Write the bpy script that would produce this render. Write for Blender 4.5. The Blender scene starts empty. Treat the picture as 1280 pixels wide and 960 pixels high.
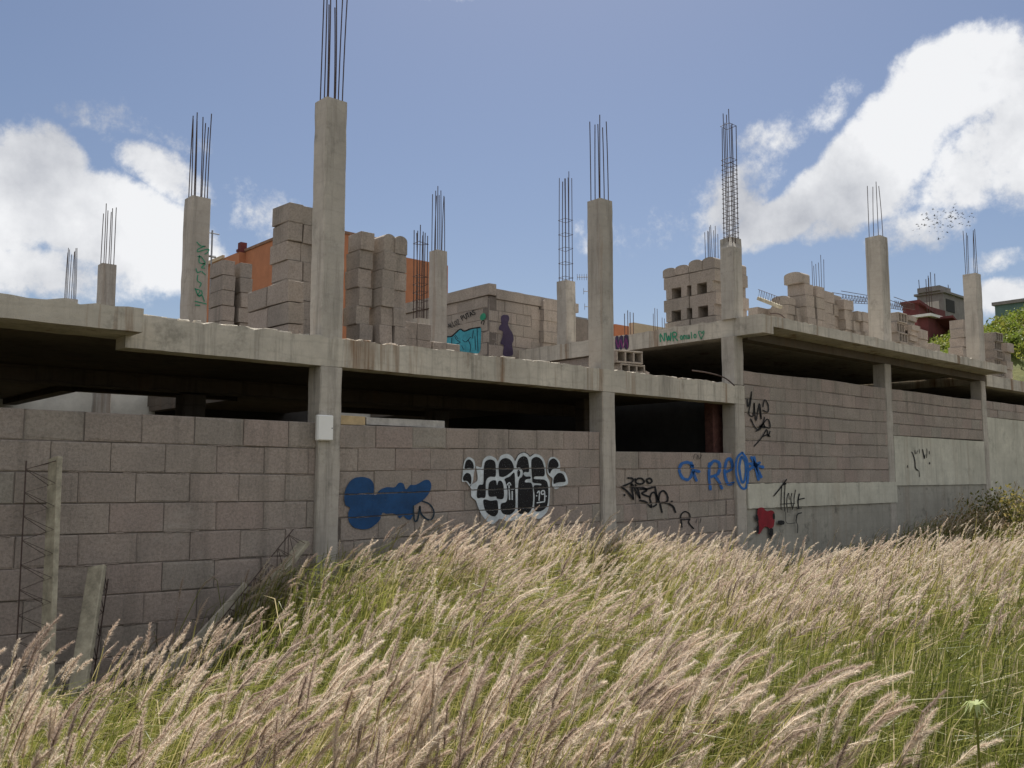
import bpy, bmesh, random, math
import numpy as np
from mathutils import Vector, Matrix, Euler
from mathutils.geometry import tessellate_polygon
from math import sin, cos, tan, atan2, asin, hypot, radians, degrees, pi
random.seed(7); RNG = np.random.default_rng(11)
S = bpy.context.scene
COL = S.collection

# ------------------------------------------------------------------ camera model
F = 1130.0; PITCH = radians(5.8); AZ = radians(48.0); HC = 1.7     # facade runs along +X, faces -Y
def ray(x, y):
    a = (x-640)/F; b = (480-y)/F
    fw = cos(PITCH)-b*sin(PITCH); up = sin(PITCH)+b*cos(PITCH)
    return a*sin(AZ)+fw*cos(AZ), -a*cos(AZ)+fw*sin(AZ), up
def onY(x, y, c):
    X, Y, Z = ray(x, y); t = c/Y; return Vector((X*t, c, HC+Z*t))
def onX(x, y, c):
    X, Y, Z = ray(x, y); t = c/X; return Vector((c, Y*t, HC+Z*t))
def at(x, y, d):
    X, Y, Z = ray(x, y); t = d/(X*cos(AZ)+Y*sin(AZ)); return Vector((X*t, Y*t, HC+Z*t))

# ------------------------------------------------------------------ object helpers
def tag(o, label=None, cat=None, group=None, kind=None):
    if label: o['label'] = label
    if cat: o['category'] = cat
    if group: o['group'] = group
    if kind: o['kind'] = kind
    return o
def empty(name, loc=(0,0,0), rz=0):
    o = bpy.data.objects.new(name, None); COL.objects.link(o)
    o.location = loc; o.rotation_euler = (0,0,rz); o.empty_display_size = .2
    return o
class MB:
    """collects polygons of one mesh"""
    def __init__(s): s.v = []; s.f = []; s.r = []; s.smooth = False
    def poly(s, pts, r=.5):
        n = len(s.v); s.v += [tuple(p) for p in pts]; s.f.append(tuple(range(n, n+len(pts)))); s.r.append(r)
    def mesh(s, vs, fs, r=.5):
        n = len(s.v); s.v += [tuple(p) for p in vs]
        for f in fs: s.f.append(tuple(n+i for i in f)); s.r.append(r)
    def box(s, a, b, r=.5, M=None):
        x0,y0,z0 = a; x1,y1,z1 = b
        vs = [Vector(p) for p in ((x0,y0,z0),(x1,y0,z0),(x1,y1,z0),(x0,y1,z0),(x0,y0,z1),(x1,y0,z1),(x1,y1,z1),(x0,y1,z1))]
        if M: vs = [M@v for v in vs]
        s.mesh(vs, [(0,3,2,1),(4,5,6,7),(0,1,5,4),(1,2,6,5),(2,3,7,6),(3,0,4,7)], r)
    def cbox(s, a, b, c=.01, r=.5, M=None, jit=0):
        """box with chamfered edges"""
        lo = [min(p,q) for p,q in zip(a,b)]; hi = [max(p,q) for p,q in zip(a,b)]
        vs = []; idx = {}
        for sx in (0,1):
            for sy in (0,1):
                for sz in (0,1):
                    sg = (sx,sy,sz)
                    for ax in range(3):
                        p = []
                        for k in range(3):
                            e = hi[k] if sg[k] else lo[k]
                            if k != ax: e += -c if sg[k] else c
                            p.append(e + (random.uniform(-jit,jit) if jit else 0))
                        idx[(sg,ax)] = len(vs); vs.append(Vector(p))
        fs = []
        for ax in range(3):
            o = [k for k in range(3) if k != ax]
            for sgn in (0,1):
                q = []
                for (p,t) in ((0,0),(1,0),(1,1),(0,1)):
                    sg = [0,0,0]; sg[ax] = sgn; sg[o[0]] = p; sg[o[1]] = t
                    q.append(idx[(tuple(sg),ax)])
                flip = (ax == 1) ^ (sgn == 0)
                fs.append(tuple(reversed(q)) if flip else tuple(q))
            for p in (0,1):
                for t in (0,1):
                    s0 = [0,0,0]; s1 = [0,0,0]; s0[o[0]] = s1[o[0]] = p; s0[o[1]] = s1[o[1]] = t; s1[ax] = 1
                    q = [idx[(tuple(s0),o[0])], idx[(tuple(s1),o[0])], idx[(tuple(s1),o[1])], idx[(tuple(s0),o[1])]]
                    fs.append(tuple(q))
        for sx in (0,1):
            for sy in (0,1):
                for sz in (0,1): fs.append(tuple(idx[((sx,sy,sz),k)] for k in range(3)))
        if M: vs = [M@v for v in vs]
        s.mesh(vs, fs, r)
    def tube(s, pts, rad, n=6, r=.5, cap=True):
        pts = [Vector(p) for p in pts]; rings = []
        for i, p in enumerate(pts):
            t = (pts[min(i+1,len(pts)-1)]-pts[max(i-1,0)]).normalized()
            u = t.orthogonal().normalized(); w = t.cross(u)
            if i and rings:
                pu = prev - t*prev.dot(t)
                if pu.length > 1e-6: u = pu.normalized(); w = t.cross(u)
            prev = u
            q = rad[i] if isinstance(rad,(list,tuple)) else rad
            rings.append([p+(u*cos(2*pi*k/n)+w*sin(2*pi*k/n))*q for k in range(n)])
        vs = [v for g in rings for v in g]; fs = []
        for i in range(len(pts)-1):
            for k in range(n): fs.append((i*n+k, i*n+(k+1)%n, (i+1)*n+(k+1)%n, (i+1)*n+k))
        if cap: fs += [tuple(reversed(range(n))), tuple(range((len(pts)-1)*n, len(pts)*n))]
        s.mesh(vs, fs, r)
    def slab(s, a, b, nx, jit=.006, edge=.0, r=.5, axis=0):
        """long box cut into short lengths along one axis, every edge a little wavy"""
        lo, hi = list(a), list(b); o = [k for k in range(3) if k != axis]
        vs = []; n = nx
        for i in range(n+1):
            for (p,t) in ((0,0),(1,0),(1,1),(0,1)):
                q = [0,0,0]; q[axis] = lo[axis]+(hi[axis]-lo[axis])*i/n
                q[o[0]] = (hi if p else lo)[o[0]]+random.uniform(-jit,jit)
                q[o[1]] = (hi if t else lo)[o[1]]+random.uniform(-jit,jit)
                if t and edge and o[1] == 2: q[2] += random.uniform(-edge*.4,edge)
                vs.append(q)
        fs = [(0,1,2,3), tuple(4*n+k for k in (3,2,1,0))]
        for i in range(n):
            for k in range(4): fs.append((4*i+k, 4*i+4+k, 4*i+4+(k+1)%4, 4*i+(k+1)%4))
        s.mesh(vs, fs, r)
    def prism(s, prof, y0, y1, fn, r=.5):
        """closed profile (list of (a,b)) extruded between y0 and y1; fn(a,b,y) gives the point"""
        n = len(prof); vs = [fn(a,b,y0) for a,b in prof]+[fn(a,b,y1) for a,b in prof]
        fs = [(i,(i+1)%n,n+(i+1)%n,n+i) for i in range(n)]
        tri = tessellate_polygon([[Vector((a,b,0)) for a,b in prof]])
        fs += [tuple(t) for t in tri]+[tuple(n+i for i in reversed(t)) for t in tri]
        s.mesh(vs, fs, r)
    def data(s, name, mat, fixn=True):
        me = bpy.data.meshes.new(name)
        me.from_pydata([tuple(v) for v in s.v], [], s.f); 
        if fixn:
            bm = bmesh.new(); bm.from_mesh(me); bmesh.ops.recalc_face_normals(bm, faces=bm.faces); bm.to_mesh(me); bm.free()
        at_ = me.attributes.new('rnd', 'FLOAT', 'FACE'); at_.data.foreach_set('value', s.r)
        if mat: me.materials.append(mat)
        if s.smooth: me.polygons.foreach_set('use_smooth', [True]*len(me.polygons))
        me.update(); return me
    def build(s, name, mat, parent=None, fixn=True):
        o = bpy.data.objects.new(name, s.data(name, mat, fixn)); COL.objects.link(o)
        if parent:
            o.parent = parent                      # meshes are written in world coordinates
            if parent.parent is None: o.matrix_parent_inverse = parent.matrix_basis.inverted()
        return o

# ------------------------------------------------------------------ materials
class N:
    def __init__(s, name):
        s.m = bpy.data.materials.new(name); s.m.use_nodes = True; s.t = s.m.node_tree; s.t.nodes.clear()
        s.out = s.t.nodes.new('ShaderNodeOutputMaterial')
    def n(s, typ, ins=None, **kw):
        nd = s.t.nodes.new(typ)
        for k, v in kw.items(): setattr(nd, k, v)
        for k, v in (ins or {}).items():
            if isinstance(v, bpy.types.NodeSocket): s.t.links.new(v, nd.inputs[k])
            else: nd.inputs[k].default_value = v
        return nd
    def noise(s, vec, scale, detail=5, rough=.6):
        return s.n('ShaderNodeTexNoise', {'Vector': vec, 'Scale': scale, 'Detail': detail, 'Roughness': rough}).outputs['Fac']
    def map(s, vec, sc): return s.n('ShaderNodeMapping', {'Vector': vec, 'Scale': sc}).outputs[0]
    def rng(s, v, a, b, c=0, d=1): return s.n('ShaderNodeMapRange', {'Value': v, 'From Min': a, 'From Max': b, 'To Min': c, 'To Max': d}).outputs[0]
    def mix(s, f, a, b, mode='MIX'):
        nd = s.n('ShaderNodeMix', data_type='RGBA', blend_type=mode)
        for i, v in ((0,f),(6,a),(7,b)):
            if isinstance(v, bpy.types.NodeSocket): s.t.links.new(v, nd.inputs[i])
            else: nd.inputs[i].default_value = v if i == 0 else (*v,1)
        return nd.outputs[2]
    def math(s, op, a, b=0):
        nd = s.n('ShaderNodeMath', operation=op)
        for i, v in ((0,a),(1,b)):
            if isinstance(v, bpy.types.NodeSocket): s.t.links.new(v, nd.inputs[i])
            else: nd.inputs[i].default_value = v
        return nd.outputs[0]
    def pos(s): return s.n('ShaderNodeNewGeometry').outputs['Position']
    def attr(s, a): return s.n('ShaderNodeAttribute', attribute_name=a).outputs['Fac']
    def bump(s, h, st, dist=.01): return s.n('ShaderNodeBump', {'Height': h, 'Strength': st, 'Distance': dist}).outputs[0]
    def pbr(s, col, rough=.9, normal=None, spec=.25, metal=0):
        b = s.n('ShaderNodeBsdfPrincipled', {'Roughness': rough, 'Metallic': metal, 'Specular IOR Level': spec})
        if isinstance(col, bpy.types.NodeSocket): s.t.links.new(col, b.inputs['Base Color'])
        else: b.inputs['Base Color'].default_value = (*col,1)
        if normal: s.t.links.new(normal, b.inputs['Normal'])
        s.t.links.new(b.outputs[0], s.out.inputs[0]); return s.m

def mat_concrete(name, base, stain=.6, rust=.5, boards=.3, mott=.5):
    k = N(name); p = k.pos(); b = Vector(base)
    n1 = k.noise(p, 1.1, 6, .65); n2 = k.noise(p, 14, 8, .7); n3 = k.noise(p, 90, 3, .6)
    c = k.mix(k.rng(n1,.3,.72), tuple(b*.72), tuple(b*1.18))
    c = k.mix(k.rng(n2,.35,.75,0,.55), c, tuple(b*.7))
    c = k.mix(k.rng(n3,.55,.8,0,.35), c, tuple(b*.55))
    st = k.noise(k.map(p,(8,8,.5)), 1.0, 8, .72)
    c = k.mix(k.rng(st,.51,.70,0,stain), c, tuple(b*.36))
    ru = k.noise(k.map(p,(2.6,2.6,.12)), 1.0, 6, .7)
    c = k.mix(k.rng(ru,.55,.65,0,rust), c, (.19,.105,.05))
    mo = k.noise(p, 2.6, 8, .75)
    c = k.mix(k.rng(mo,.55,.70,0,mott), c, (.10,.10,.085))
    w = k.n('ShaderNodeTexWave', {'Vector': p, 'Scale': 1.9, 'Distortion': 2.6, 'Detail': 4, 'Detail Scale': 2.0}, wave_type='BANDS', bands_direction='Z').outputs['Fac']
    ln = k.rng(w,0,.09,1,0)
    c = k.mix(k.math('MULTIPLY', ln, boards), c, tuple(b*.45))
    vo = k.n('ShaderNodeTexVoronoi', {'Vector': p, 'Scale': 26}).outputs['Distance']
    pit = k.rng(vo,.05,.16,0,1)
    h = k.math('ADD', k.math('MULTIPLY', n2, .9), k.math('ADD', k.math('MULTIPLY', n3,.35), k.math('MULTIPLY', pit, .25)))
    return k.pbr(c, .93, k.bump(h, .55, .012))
def mat_block(name, cols, dark=1.0):
    k = N(name); p = k.pos(); r = k.attr('rnd')
    oi = k.n('ShaderNodeObjectInfo').outputs['Random']
    rr = k.math('FRACT', k.math('ADD', r, k.math('MULTIPLY', oi, 3.17)))
    cr = k.n('ShaderNodeValToRGB', {'Fac': rr}).outputs[0]; el = cr.node.color_ramp; el.interpolation = 'LINEAR'
    el.elements[0].color = (*cols[0],1); el.elements[1].color = (*cols[-1],1)
    for i, c in enumerate(cols[1:-1]): el.elements.new((i+1)/(len(cols)-1)).color = (*c,1)
    n1 = k.noise(p, 1.6, 6, .7); n2 = k.noise(p, 38, 6, .75); n3 = k.noise(p, 150, 2, .6)
    c = k.mix(k.rng(n1,.35,.7,0,.5), cr, (.20,.185,.17))
    c = k.mix(k.rng(n2,.42,.7,0,.6), c, (.13,.112,.10))
    c = k.mix(k.rng(n3,.58,.75,0,.45), c, (.42,.37,.33))
    st = k.noise(k.map(p,(4,4,.5)), 1.0, 6, .7)
    c = k.mix(k.rng(st,.52,.72,0,.55), c, (.13,.12,.105))
    ef = k.noise(k.map(p,(1.3,1.3,2.2)), 1.0, 9, .75); c = k.mix(k.rng(ef,.56,.72,0,.4), c, (.43,.40,.36))
    h = k.math('ADD', n2, k.math('MULTIPLY', n3, .7))
    return k.pbr(c, .96, k.bump(h, .8, .014), .15)
def mat_plain(name, col, rough=.85, var=.3, scale=6, spec=.3, metal=0, bump=.3):
    k = N(name); p = k.pos(); b = Vector(col)
    n1 = k.noise(p, scale, 7, .7); n2 = k.noise(p, scale*9, 4, .6)
    c = k.mix(k.rng(n1,.3,.7), tuple(b*(1-var)), tuple(b*(1+var*.6)))
    return k.pbr(c, rough, k.bump(n2, bump, .008), spec, metal)
def mat_paint(name, col, a=1.0, wall=None):
    """spray paint: uneven, lets the wall show through in specks"""
    k = N(name); p = k.pos(); b = Vector(col)
    n1 = k.noise(p, 7, 6, .7); n2 = k.noise(p, 60, 5, .7)
    c = k.mix(k.rng(n1,.35,.7), tuple(b*.75), tuple(b*1.25))
    m = k.pbr(c, .7, k.bump(n2, .4, .008), .3)
    bs = [x for x in k.t.nodes if x.type == 'BSDF_PRINCIPLED'][0]
    al = k.rng(n2, .60, .70, a, a*.2)
    if wall:                                        # paint does not reach into the bed joints
        x0, L, zt, tt, zb, tb, n = wall; ps = k.n('ShaderNodeSeparateXYZ', {0: p}).outputs
        sx = k.math('DIVIDE', k.math('SUBTRACT', ps[0], x0), L)
        zt_ = k.math('ADD', k.math('MULTIPLY', sx, tt), zt); zb_ = k.math('ADD', k.math('MULTIPLY', sx, tb), zb)
        q = k.math('MULTIPLY', k.math('DIVIDE', k.math('SUBTRACT', zt_, ps[2]), k.math('SUBTRACT', zt_, zb_)), n)
        q = k.math('ADD', q, k.math('MULTIPLY', k.math('SUBTRACT', k.noise(p, 5, 5, .7), .5), .10))
        ed = k.math('ABSOLUTE', k.math('SUBTRACT', k.math('FRACT', k.math('ADD', q, .5)), .5))
        al = k.math('MULTIPLY', al, k.rng(k.math('ADD', ed, k.math('MULTIPLY', k.math('SUBTRACT', n2, .5), .06)), .018, .034))
    k.t.links.new(al, bs.inputs['Alpha']); return m
def mat_leaf(name, ramp, trans=.45, var='rnd', rough=.6):
    k = N(name); r = k.attr(var)
    cr = k.n('ShaderNodeValToRGB', {'Fac': r}).outputs[0]; el = cr.node.color_ramp
    el.elements[0].color = (*ramp[0],1); el.elements[1].color = (*ramp[-1],1)
    for i, c in enumerate(ramp[1:-1]): el.elements.new((i+1)/(len(ramp)-1)).color = (*c,1)
    d = k.n('ShaderNodeBsdfPrincipled', {'Base Color': cr, 'Roughness': rough, 'Specular IOR Level': .25})
    t = k.n('ShaderNodeBsdfTranslucent', {'Color': cr})
    m = k.n('ShaderNodeMixShader', {0: trans, 1: d.outputs[0], 2: t.outputs[0]})
    k.t.links.new(m.outputs[0], k.out.inputs[0]); return k.m

PINK = [(.42,.335,.295),(.40,.335,.29),(.415,.36,.31),(.435,.355,.31),(.375,.335,.288),(.40,.32,.28),(.38,.35,.30)]
M_CONC = mat_concrete('weathered concrete', (.53,.49,.42), .8, .8, .14)
M_COLN = mat_concrete('column concrete', (.455,.42,.37), .75, .35, .1)
M_SOFF = mat_concrete('soffit concrete', (.13,.108,.088), .7, .2, .5)  # far darker than the outer concrete: indoor shade put into the colour
M_DIM = mat_plain('shade-darkened inner wall', (.045,.042,.04), .95, .3, 3)  # shade of the enclosed storey put into a near-black wall colour
M_BLOCK = mat_block('grey pink block', PINK)
M_LOOSE = mat_block('loose block', [(.40,.35,.295),(.46,.39,.335),(.36,.315,.27),(.43,.37,.315)])
M_MORT = mat_plain('mortar', (.15,.13,.115), .95, .3, 12)
M_PLAST = mat_concrete('pale render', (.55,.535,.455), .45, .2, .05, .35)
M_BASE = mat_concrete('stained render', (.36,.345,.30), .4, .15, .1, .95)
M_REBAR = mat_plain('rusty bar', (.075,.05,.042), .7, .4, 30, .4, .3)
M_JOIST = mat_plain('joist concrete', (.38,.345,.26), .9, .5, 8)
M_BOX = mat_plain('white plastic', (.78,.78,.76), .45, .06, 3, .5, 0, .02)
M_ORANGE = mat_plain('orange render', (.42,.175,.09), .85, .15, 2)
M_BEIGE = mat_plain('beige render', (.50,.40,.28), .85, .15, 2)
M_RED = mat_plain('dark red render', (.13,.038,.038), .85, .3, 2)
M_GREYB = mat_plain('raw grey wall', (.20,.185,.18), .9, .25, 2)
M_PALEB = mat_plain('pale grey wall', (.45,.41,.38), .9, .2, 2)
M_TEAL = mat_plain('teal wall', (.10,.16,.15), .85, .15, 2)
M_TILE = mat_plain('brown roof tile', (.26,.15,.10), .85, .45, 5)
M_WHITE = mat_plain('white edge', (.7,.69,.66), .8, .1, 4)
M_DARKP = mat_plain('dark opening', (.02,.02,.02), .8, .1)
M_BRICK = mat_plain('red brick pillar', (.11,.05,.042), .9, .5, 14)
M_METAL = mat_plain('galvanised tube', (.25,.25,.26), .5, .2, 10, .5, .7)
M_BIRD = mat_plain('dark feathers', (.045,.04,.04), .8, .2)
M_WIRE = mat_plain('black cable', (.03,.03,.03), .6, .2)
P_BLUE = mat_paint('dark blue spray', (.012,.055,.17)); P_BLUE2 = mat_paint('bright blue spray', (.02,.13,.42), .9)
P_NAVY = mat_paint('navy line spray', (.01,.03,.05))
P_BLACK = mat_paint('black spray', (.006,.006,.008)); P_WHITE = mat_paint('silver white spray', (.52,.57,.60))
WB = (5.237,4.226,2.26,.06,-.8,.10,12); WC = (9.737,2.976,2.05,.03,-.75,.03,11)
P_BLACKB = mat_paint('black spray on wall', (.006,.006,.008), 1, WB); P_WHITEB = mat_paint('silver spray on wall', (.52,.57,.60), 1, WB); P_BLUEB = mat_paint('blue spray on wall', (.012,.06,.165), 1, WB)
P_BLACKC = mat_paint('black spray on low wall', (.006,.006,.008), 1, WC); P_BLUE2C = mat_paint('bright blue on low wall', (.02,.13,.42), .85, WC)
P_GREEN = mat_paint('green spray', (.03,.26,.15)); P_TEAL = mat_paint('teal spray', (.05,.30,.38))
P_PURP = mat_paint('purple spray', (.05,.035,.075)); P_RED = mat_paint('red spray', (.22,.01,.02))

# ------------------------------------------------------------------ sky and sun
SUN_EL, SUN_AZ = radians(60), radians(47)          # azimuth from +Y towards +X
W = bpy.data.worlds.new('World'); S.world = W; W.use_nodes = True
def make_world():
    t = W.node_tree; t.nodes.clear(); k = N.__new__(N); k.t = t
    out = t.nodes.new('ShaderNodeOutputWorld'); bg = t.nodes.new('ShaderNodeBackground'); t.links.new(bg.outputs[0], out.inputs[0])
    sky = k.n('ShaderNodeTexSky', sky_type='NISHITA', sun_disc=False, sun_elevation=SUN_EL, sun_rotation=SUN_AZ, altitude=300, air_density=1.0, dust_density=1.2, ozone_density=1.6)
    STR = .10; bg.inputs['Strength'].default_value = STR
    d = k.n('ShaderNodeTexCoord').outputs['Generated']
    sp = k.n('ShaderNodeSeparateXYZ', {0: d}).outputs
    az = k.math('MULTIPLY', k.math('ARCTAN2', sp[0], sp[1]), 57.29578)
    el = k.math('MULTIPLY', k.math('ARCSINE', sp[2]), 57.29578)
    def pd(x, y):
        X, Y, Z = ray(x, y); return degrees(atan2(X,Y)), degrees(atan2(Z,hypot(X,Y)))
    big = None
    warp = k.n('ShaderNodeTexNoise', {'Vector': d, 'Scale': 6.0, 'Detail': 3}).outputs['Color']
    wv = k.n('ShaderNodeSeparateXYZ', {0: warp}).outputs
    azw = k.math('ADD', az, k.math('MULTIPLY', k.math('SUBTRACT', wv[0], .5), 5.0))
    elw = k.math('ADD', el, k.math('MULTIPLY', k.math('SUBTRACT', wv[1], .5), 4.0))
    # (x, y, rx, ry, tilt, weight) - where each cloud stands in the sky, as directions
    blobs = [(20,240,105,88,-20,1.15),(150,292,160,66,12,1.15),(-120,250,170,115,0,1.2),(60,340,150,45,0,.55),
             (1205,112,120,78,-18,1.15),(1110,195,135,72,-38,1.2),(1000,254,125,42,-26,1.05),(1310,185,150,88,-10,1.15),(1080,255,110,40,-15,.8),(1225,205,110,70,-25,1.0),(900,262,45,38,-50,.5),
             (160,168,75,26,8,.22),(1048,125,42,24,-35,.24),(982,158,42,20,-20,.16),(1262,318,80,22,-5,.42),(1255,366,60,32,-10,.7),
             (325,275,75,32,25,.30),(545,-4,70,14,0,.35),(1180,275,90,35,-15,.5),(800,300,110,24,-10,.08),(905,250,60,45,-40,.35),(215,230,60,30,20,.7)]
    for (x,y,rx,ry,an,wt) in blobs:
        a0,e0 = pd(x,y); sx = abs(pd(x+rx,y)[0]-a0); sy = abs(pd(x,y-ry)[1]-e0); an = radians(an)
        da = k.math('SUBTRACT', azw, a0); de = k.math('SUBTRACT', elw, e0)
        c_, s_ = cos(an), -sin(an)
        u = k.math('DIVIDE', k.math('ADD', k.math('MULTIPLY', da, c_), k.math('MULTIPLY', de, s_)), sx)
        v = k.math('DIVIDE', k.math('SUBTRACT', k.math('MULTIPLY', de, c_), k.math('MULTIPLY', da, s_)), sy)
        q = k.math('MULTIPLY', k.math('SUBTRACT', 1.0, k.math('ADD', k.math('MULTIPLY',u,u), k.math('MULTIPLY',v,v))), wt)
        big = q if big is None else k.math('MAXIMUM', big, q)
    big = k.math('MAXIMUM', big, -1.0)
    n = k.noise(d, 8.0, 12, .62); n2 = k.noise(d, 3.5, 4, .5)
    fine = k.noise(d, 26.0, 8, .68)
    dens = k.math('ADD', big, k.math('ADD', k.math('MULTIPLY', k.math('SUBTRACT', n, .5), 2.3), k.math('MULTIPLY', k.math('SUBTRACT', fine, .5), 1.3)))
    # scattered unseen clouds, added outside the view to brighten the facade
    away = k.rng(k.math('ABSOLUTE', k.math('SUBTRACT', az, 42)), 52, 70)
    dens = k.math('MAXIMUM', dens, k.math('MULTIPLY', away, k.math('MULTIPLY', k.math('SUBTRACT', k.noise(d, 2.6, 9, .6), .40), 6)))
    mk = k.n('ShaderNodeMapRange', {'Value': dens, 'From Min': .0, 'From Max': .58}, interpolation_type='SMOOTHSTEP').outputs[0]
    body = k.rng(k.math('ADD', k.math('MULTIPLY', k.noise(d, 6.5, 10, .6),.65), k.math('MULTIPLY', n2, .35)), .37, .56)
    cc = k.mix(body, tuple(Vector((.24,.25,.275))/STR), tuple(Vector((.445,.45,.46))/STR))
    skc = k.mix(1.0, sky.outputs[0], SKYTINT, 'MULTIPLY')
    t.links.new(k.mix(mk, skc, cc), bg.inputs['Color'])
SKYTINT = (.42,.41,.42)
make_world()
sl = bpy.data.lights.new('sun', 'SUN'); sl.energy = 4.7; sl.angle = radians(.53); sl.color = (1,.95,.87)
so = bpy.data.objects.new('sun', sl); COL.objects.link(so)
sd = Vector((sin(SUN_AZ)*cos(SUN_EL), cos(SUN_AZ)*cos(SUN_EL), sin(SUN_EL)))
so.rotation_euler = sd.to_track_quat('Z','Y').to_euler(); so.location = sd*50
cd = bpy.data.cameras.new('camera'); co = bpy.data.objects.new('camera', cd); COL.objects.link(co); S.camera = co
cd.sensor_width = 36; cd.lens = 36*F/1280; cd.clip_end = 3000; cd.clip_start = .05
co.location = (0,0,HC); co.rotation_euler = (radians(90)+PITCH, 0, -(radians(90)-AZ))
S.render.resolution_x, S.render.resolution_y = 1024, 768
S.view_settings.view_transform = 'Standard'; S.view_settings.look = 'None'; S.view_settings.exposure = 1.0
try: S.cycles.max_bounces = 6
except Exception: pass

# ------------------------------------------------------------------ ground
def sm(a, b, x): 
    t = np.clip((x-a)/(b-a),0,1); return t*t*(3-2*t)
def gz(X, Y):
    X = np.asarray(X,float); Y = np.asarray(Y,float)
    z = .05*np.sin(X*.9+1)*np.cos(Y*.7)
    z = z - .62*sm(4.6,7.6,Y)*(1-sm(2.0,4.3,X))                       # ditch below the left wall
    z = z + .22*np.exp(-((X-6.6)/2.6)**2-((Y-7.9)/2.2)**2)            # mound before the graffiti wall
    z = z - .48*np.exp(-((X-13.0)/3.0)**2)*sm(3.2,8.0,Y)
    z = z + .50*sm(16,24,X)*sm(1.5,8.0,Y)
    return z
def ground():
    xs = np.concatenate([[-1500,-500,-150,-60,-25], np.arange(-10,34.01,.5), [40,60,100,200,500,1500]])
    ys = np.concatenate([[-1500,-500,-150,-60,-25], np.arange(-10,24.01,.5), [30,45,70,110,200,500,1500]])
    X, Y = np.meshgrid(xs, ys); Z = gz(X,Y)*(1-sm(24,34,Y))
    Z = np.where(Y > 9.2, np.minimum(Z, .0)-.02, Z)
    b = MB(); b.v = [(x,y,z) for x,y,z in zip(X.ravel(),Y.ravel(),Z.ravel())]; nx = len(xs)
    for j in range(len(ys)-1):
        for i in range(nx-1): b.f.append((j*nx+i,j*nx+i+1,(j+1)*nx+i+1,(j+1)*nx+i)); b.r.append(.5)
    k = N('dry soil'); p = k.pos(); n1 = k.noise(p,.7,6); n2 = k.noise(p,20,6,.7)
    c = k.mix(k.rng(n1,.3,.7), (.055,.06,.022), (.13,.10,.06)); c = k.mix(k.rng(n2,.4,.7,0,.6), c, (.05,.04,.025))
    b.smooth = True
    tag(b.build('ground', k.pbr(c,.95,k.bump(n2,.6,.03))), kind='structure')
ground()

# ------------------------------------------------------------------ the unfinished building
FY = 8.6
B = empty('unfinished_building', (5,FY,0))
tag(B, 'long unfinished concrete frame with block walls, graffiti and bare rods above its roof slab', 'building')
ZR = 3.2; ZW = 4.33           # tops of the main slab and of the raised wing slab

def part(mb, name, mat, parent=B, label=None):
    o = mb.build(name, mat, parent)
    if label: o['label'] = label
    return o
# main slab, with two open wells behind
m = MB()
m.slab((-8,8.3,3.0),(2.95,8.9,3.2), 80, .003, .03)
part(m, 'roof_slab', M_CONC)
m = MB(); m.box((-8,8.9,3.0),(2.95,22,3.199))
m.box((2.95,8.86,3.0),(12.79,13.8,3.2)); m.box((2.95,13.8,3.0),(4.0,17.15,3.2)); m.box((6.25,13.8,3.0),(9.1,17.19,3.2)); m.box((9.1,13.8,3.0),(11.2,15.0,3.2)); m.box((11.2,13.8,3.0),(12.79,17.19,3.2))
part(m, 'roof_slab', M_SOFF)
m = MB(); m.slab((2.9,8.6,2.89),(12.984,8.857,3.2), 95, .0022, .026)
# mortar lip that ran over the slab edge
for i in range(150):
    x = random.uniform(2.95,12.8); w = random.uniform(.03,.16); h = random.uniform(.008,.03)
    y = random.uniform(8.60,8.70)
    m.cbox((x,y,3.195),(x+w,y+random.uniform(.04,.12),3.2+h), .006, .5, None, .004)
part(m, 'edge_beam', M_CONC)
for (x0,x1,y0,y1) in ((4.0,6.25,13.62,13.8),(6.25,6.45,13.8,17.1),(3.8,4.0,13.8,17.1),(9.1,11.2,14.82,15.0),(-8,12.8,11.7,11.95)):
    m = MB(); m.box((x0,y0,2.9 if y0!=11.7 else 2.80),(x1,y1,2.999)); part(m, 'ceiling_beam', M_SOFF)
# raised wing slab
m = MB()
m.slab((13.12,8.1,4.16),(23.35,8.5,ZW), 90, .0022, .02)
m.box((13.12,8.5,4.155),(23.35,17,ZW-.003))
part(m, 'roof_slab', M_CONC)
m = MB(); m.slab((12.8,8.1,4.03),(13.118,16.5,ZW), 70, .0022, .02, .5, 1); part(m, 'edge_beam', M_CONC)
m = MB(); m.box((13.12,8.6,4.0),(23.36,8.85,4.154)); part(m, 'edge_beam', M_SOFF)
m = MB(); m.slab((23.37,8.58,3.89),(36,8.86,4.17), 40, .005, .01); m.box((23.37,8.86,3.95),(36,17,4.165)); part(m, 'roof_slab', M_CONC)

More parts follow.
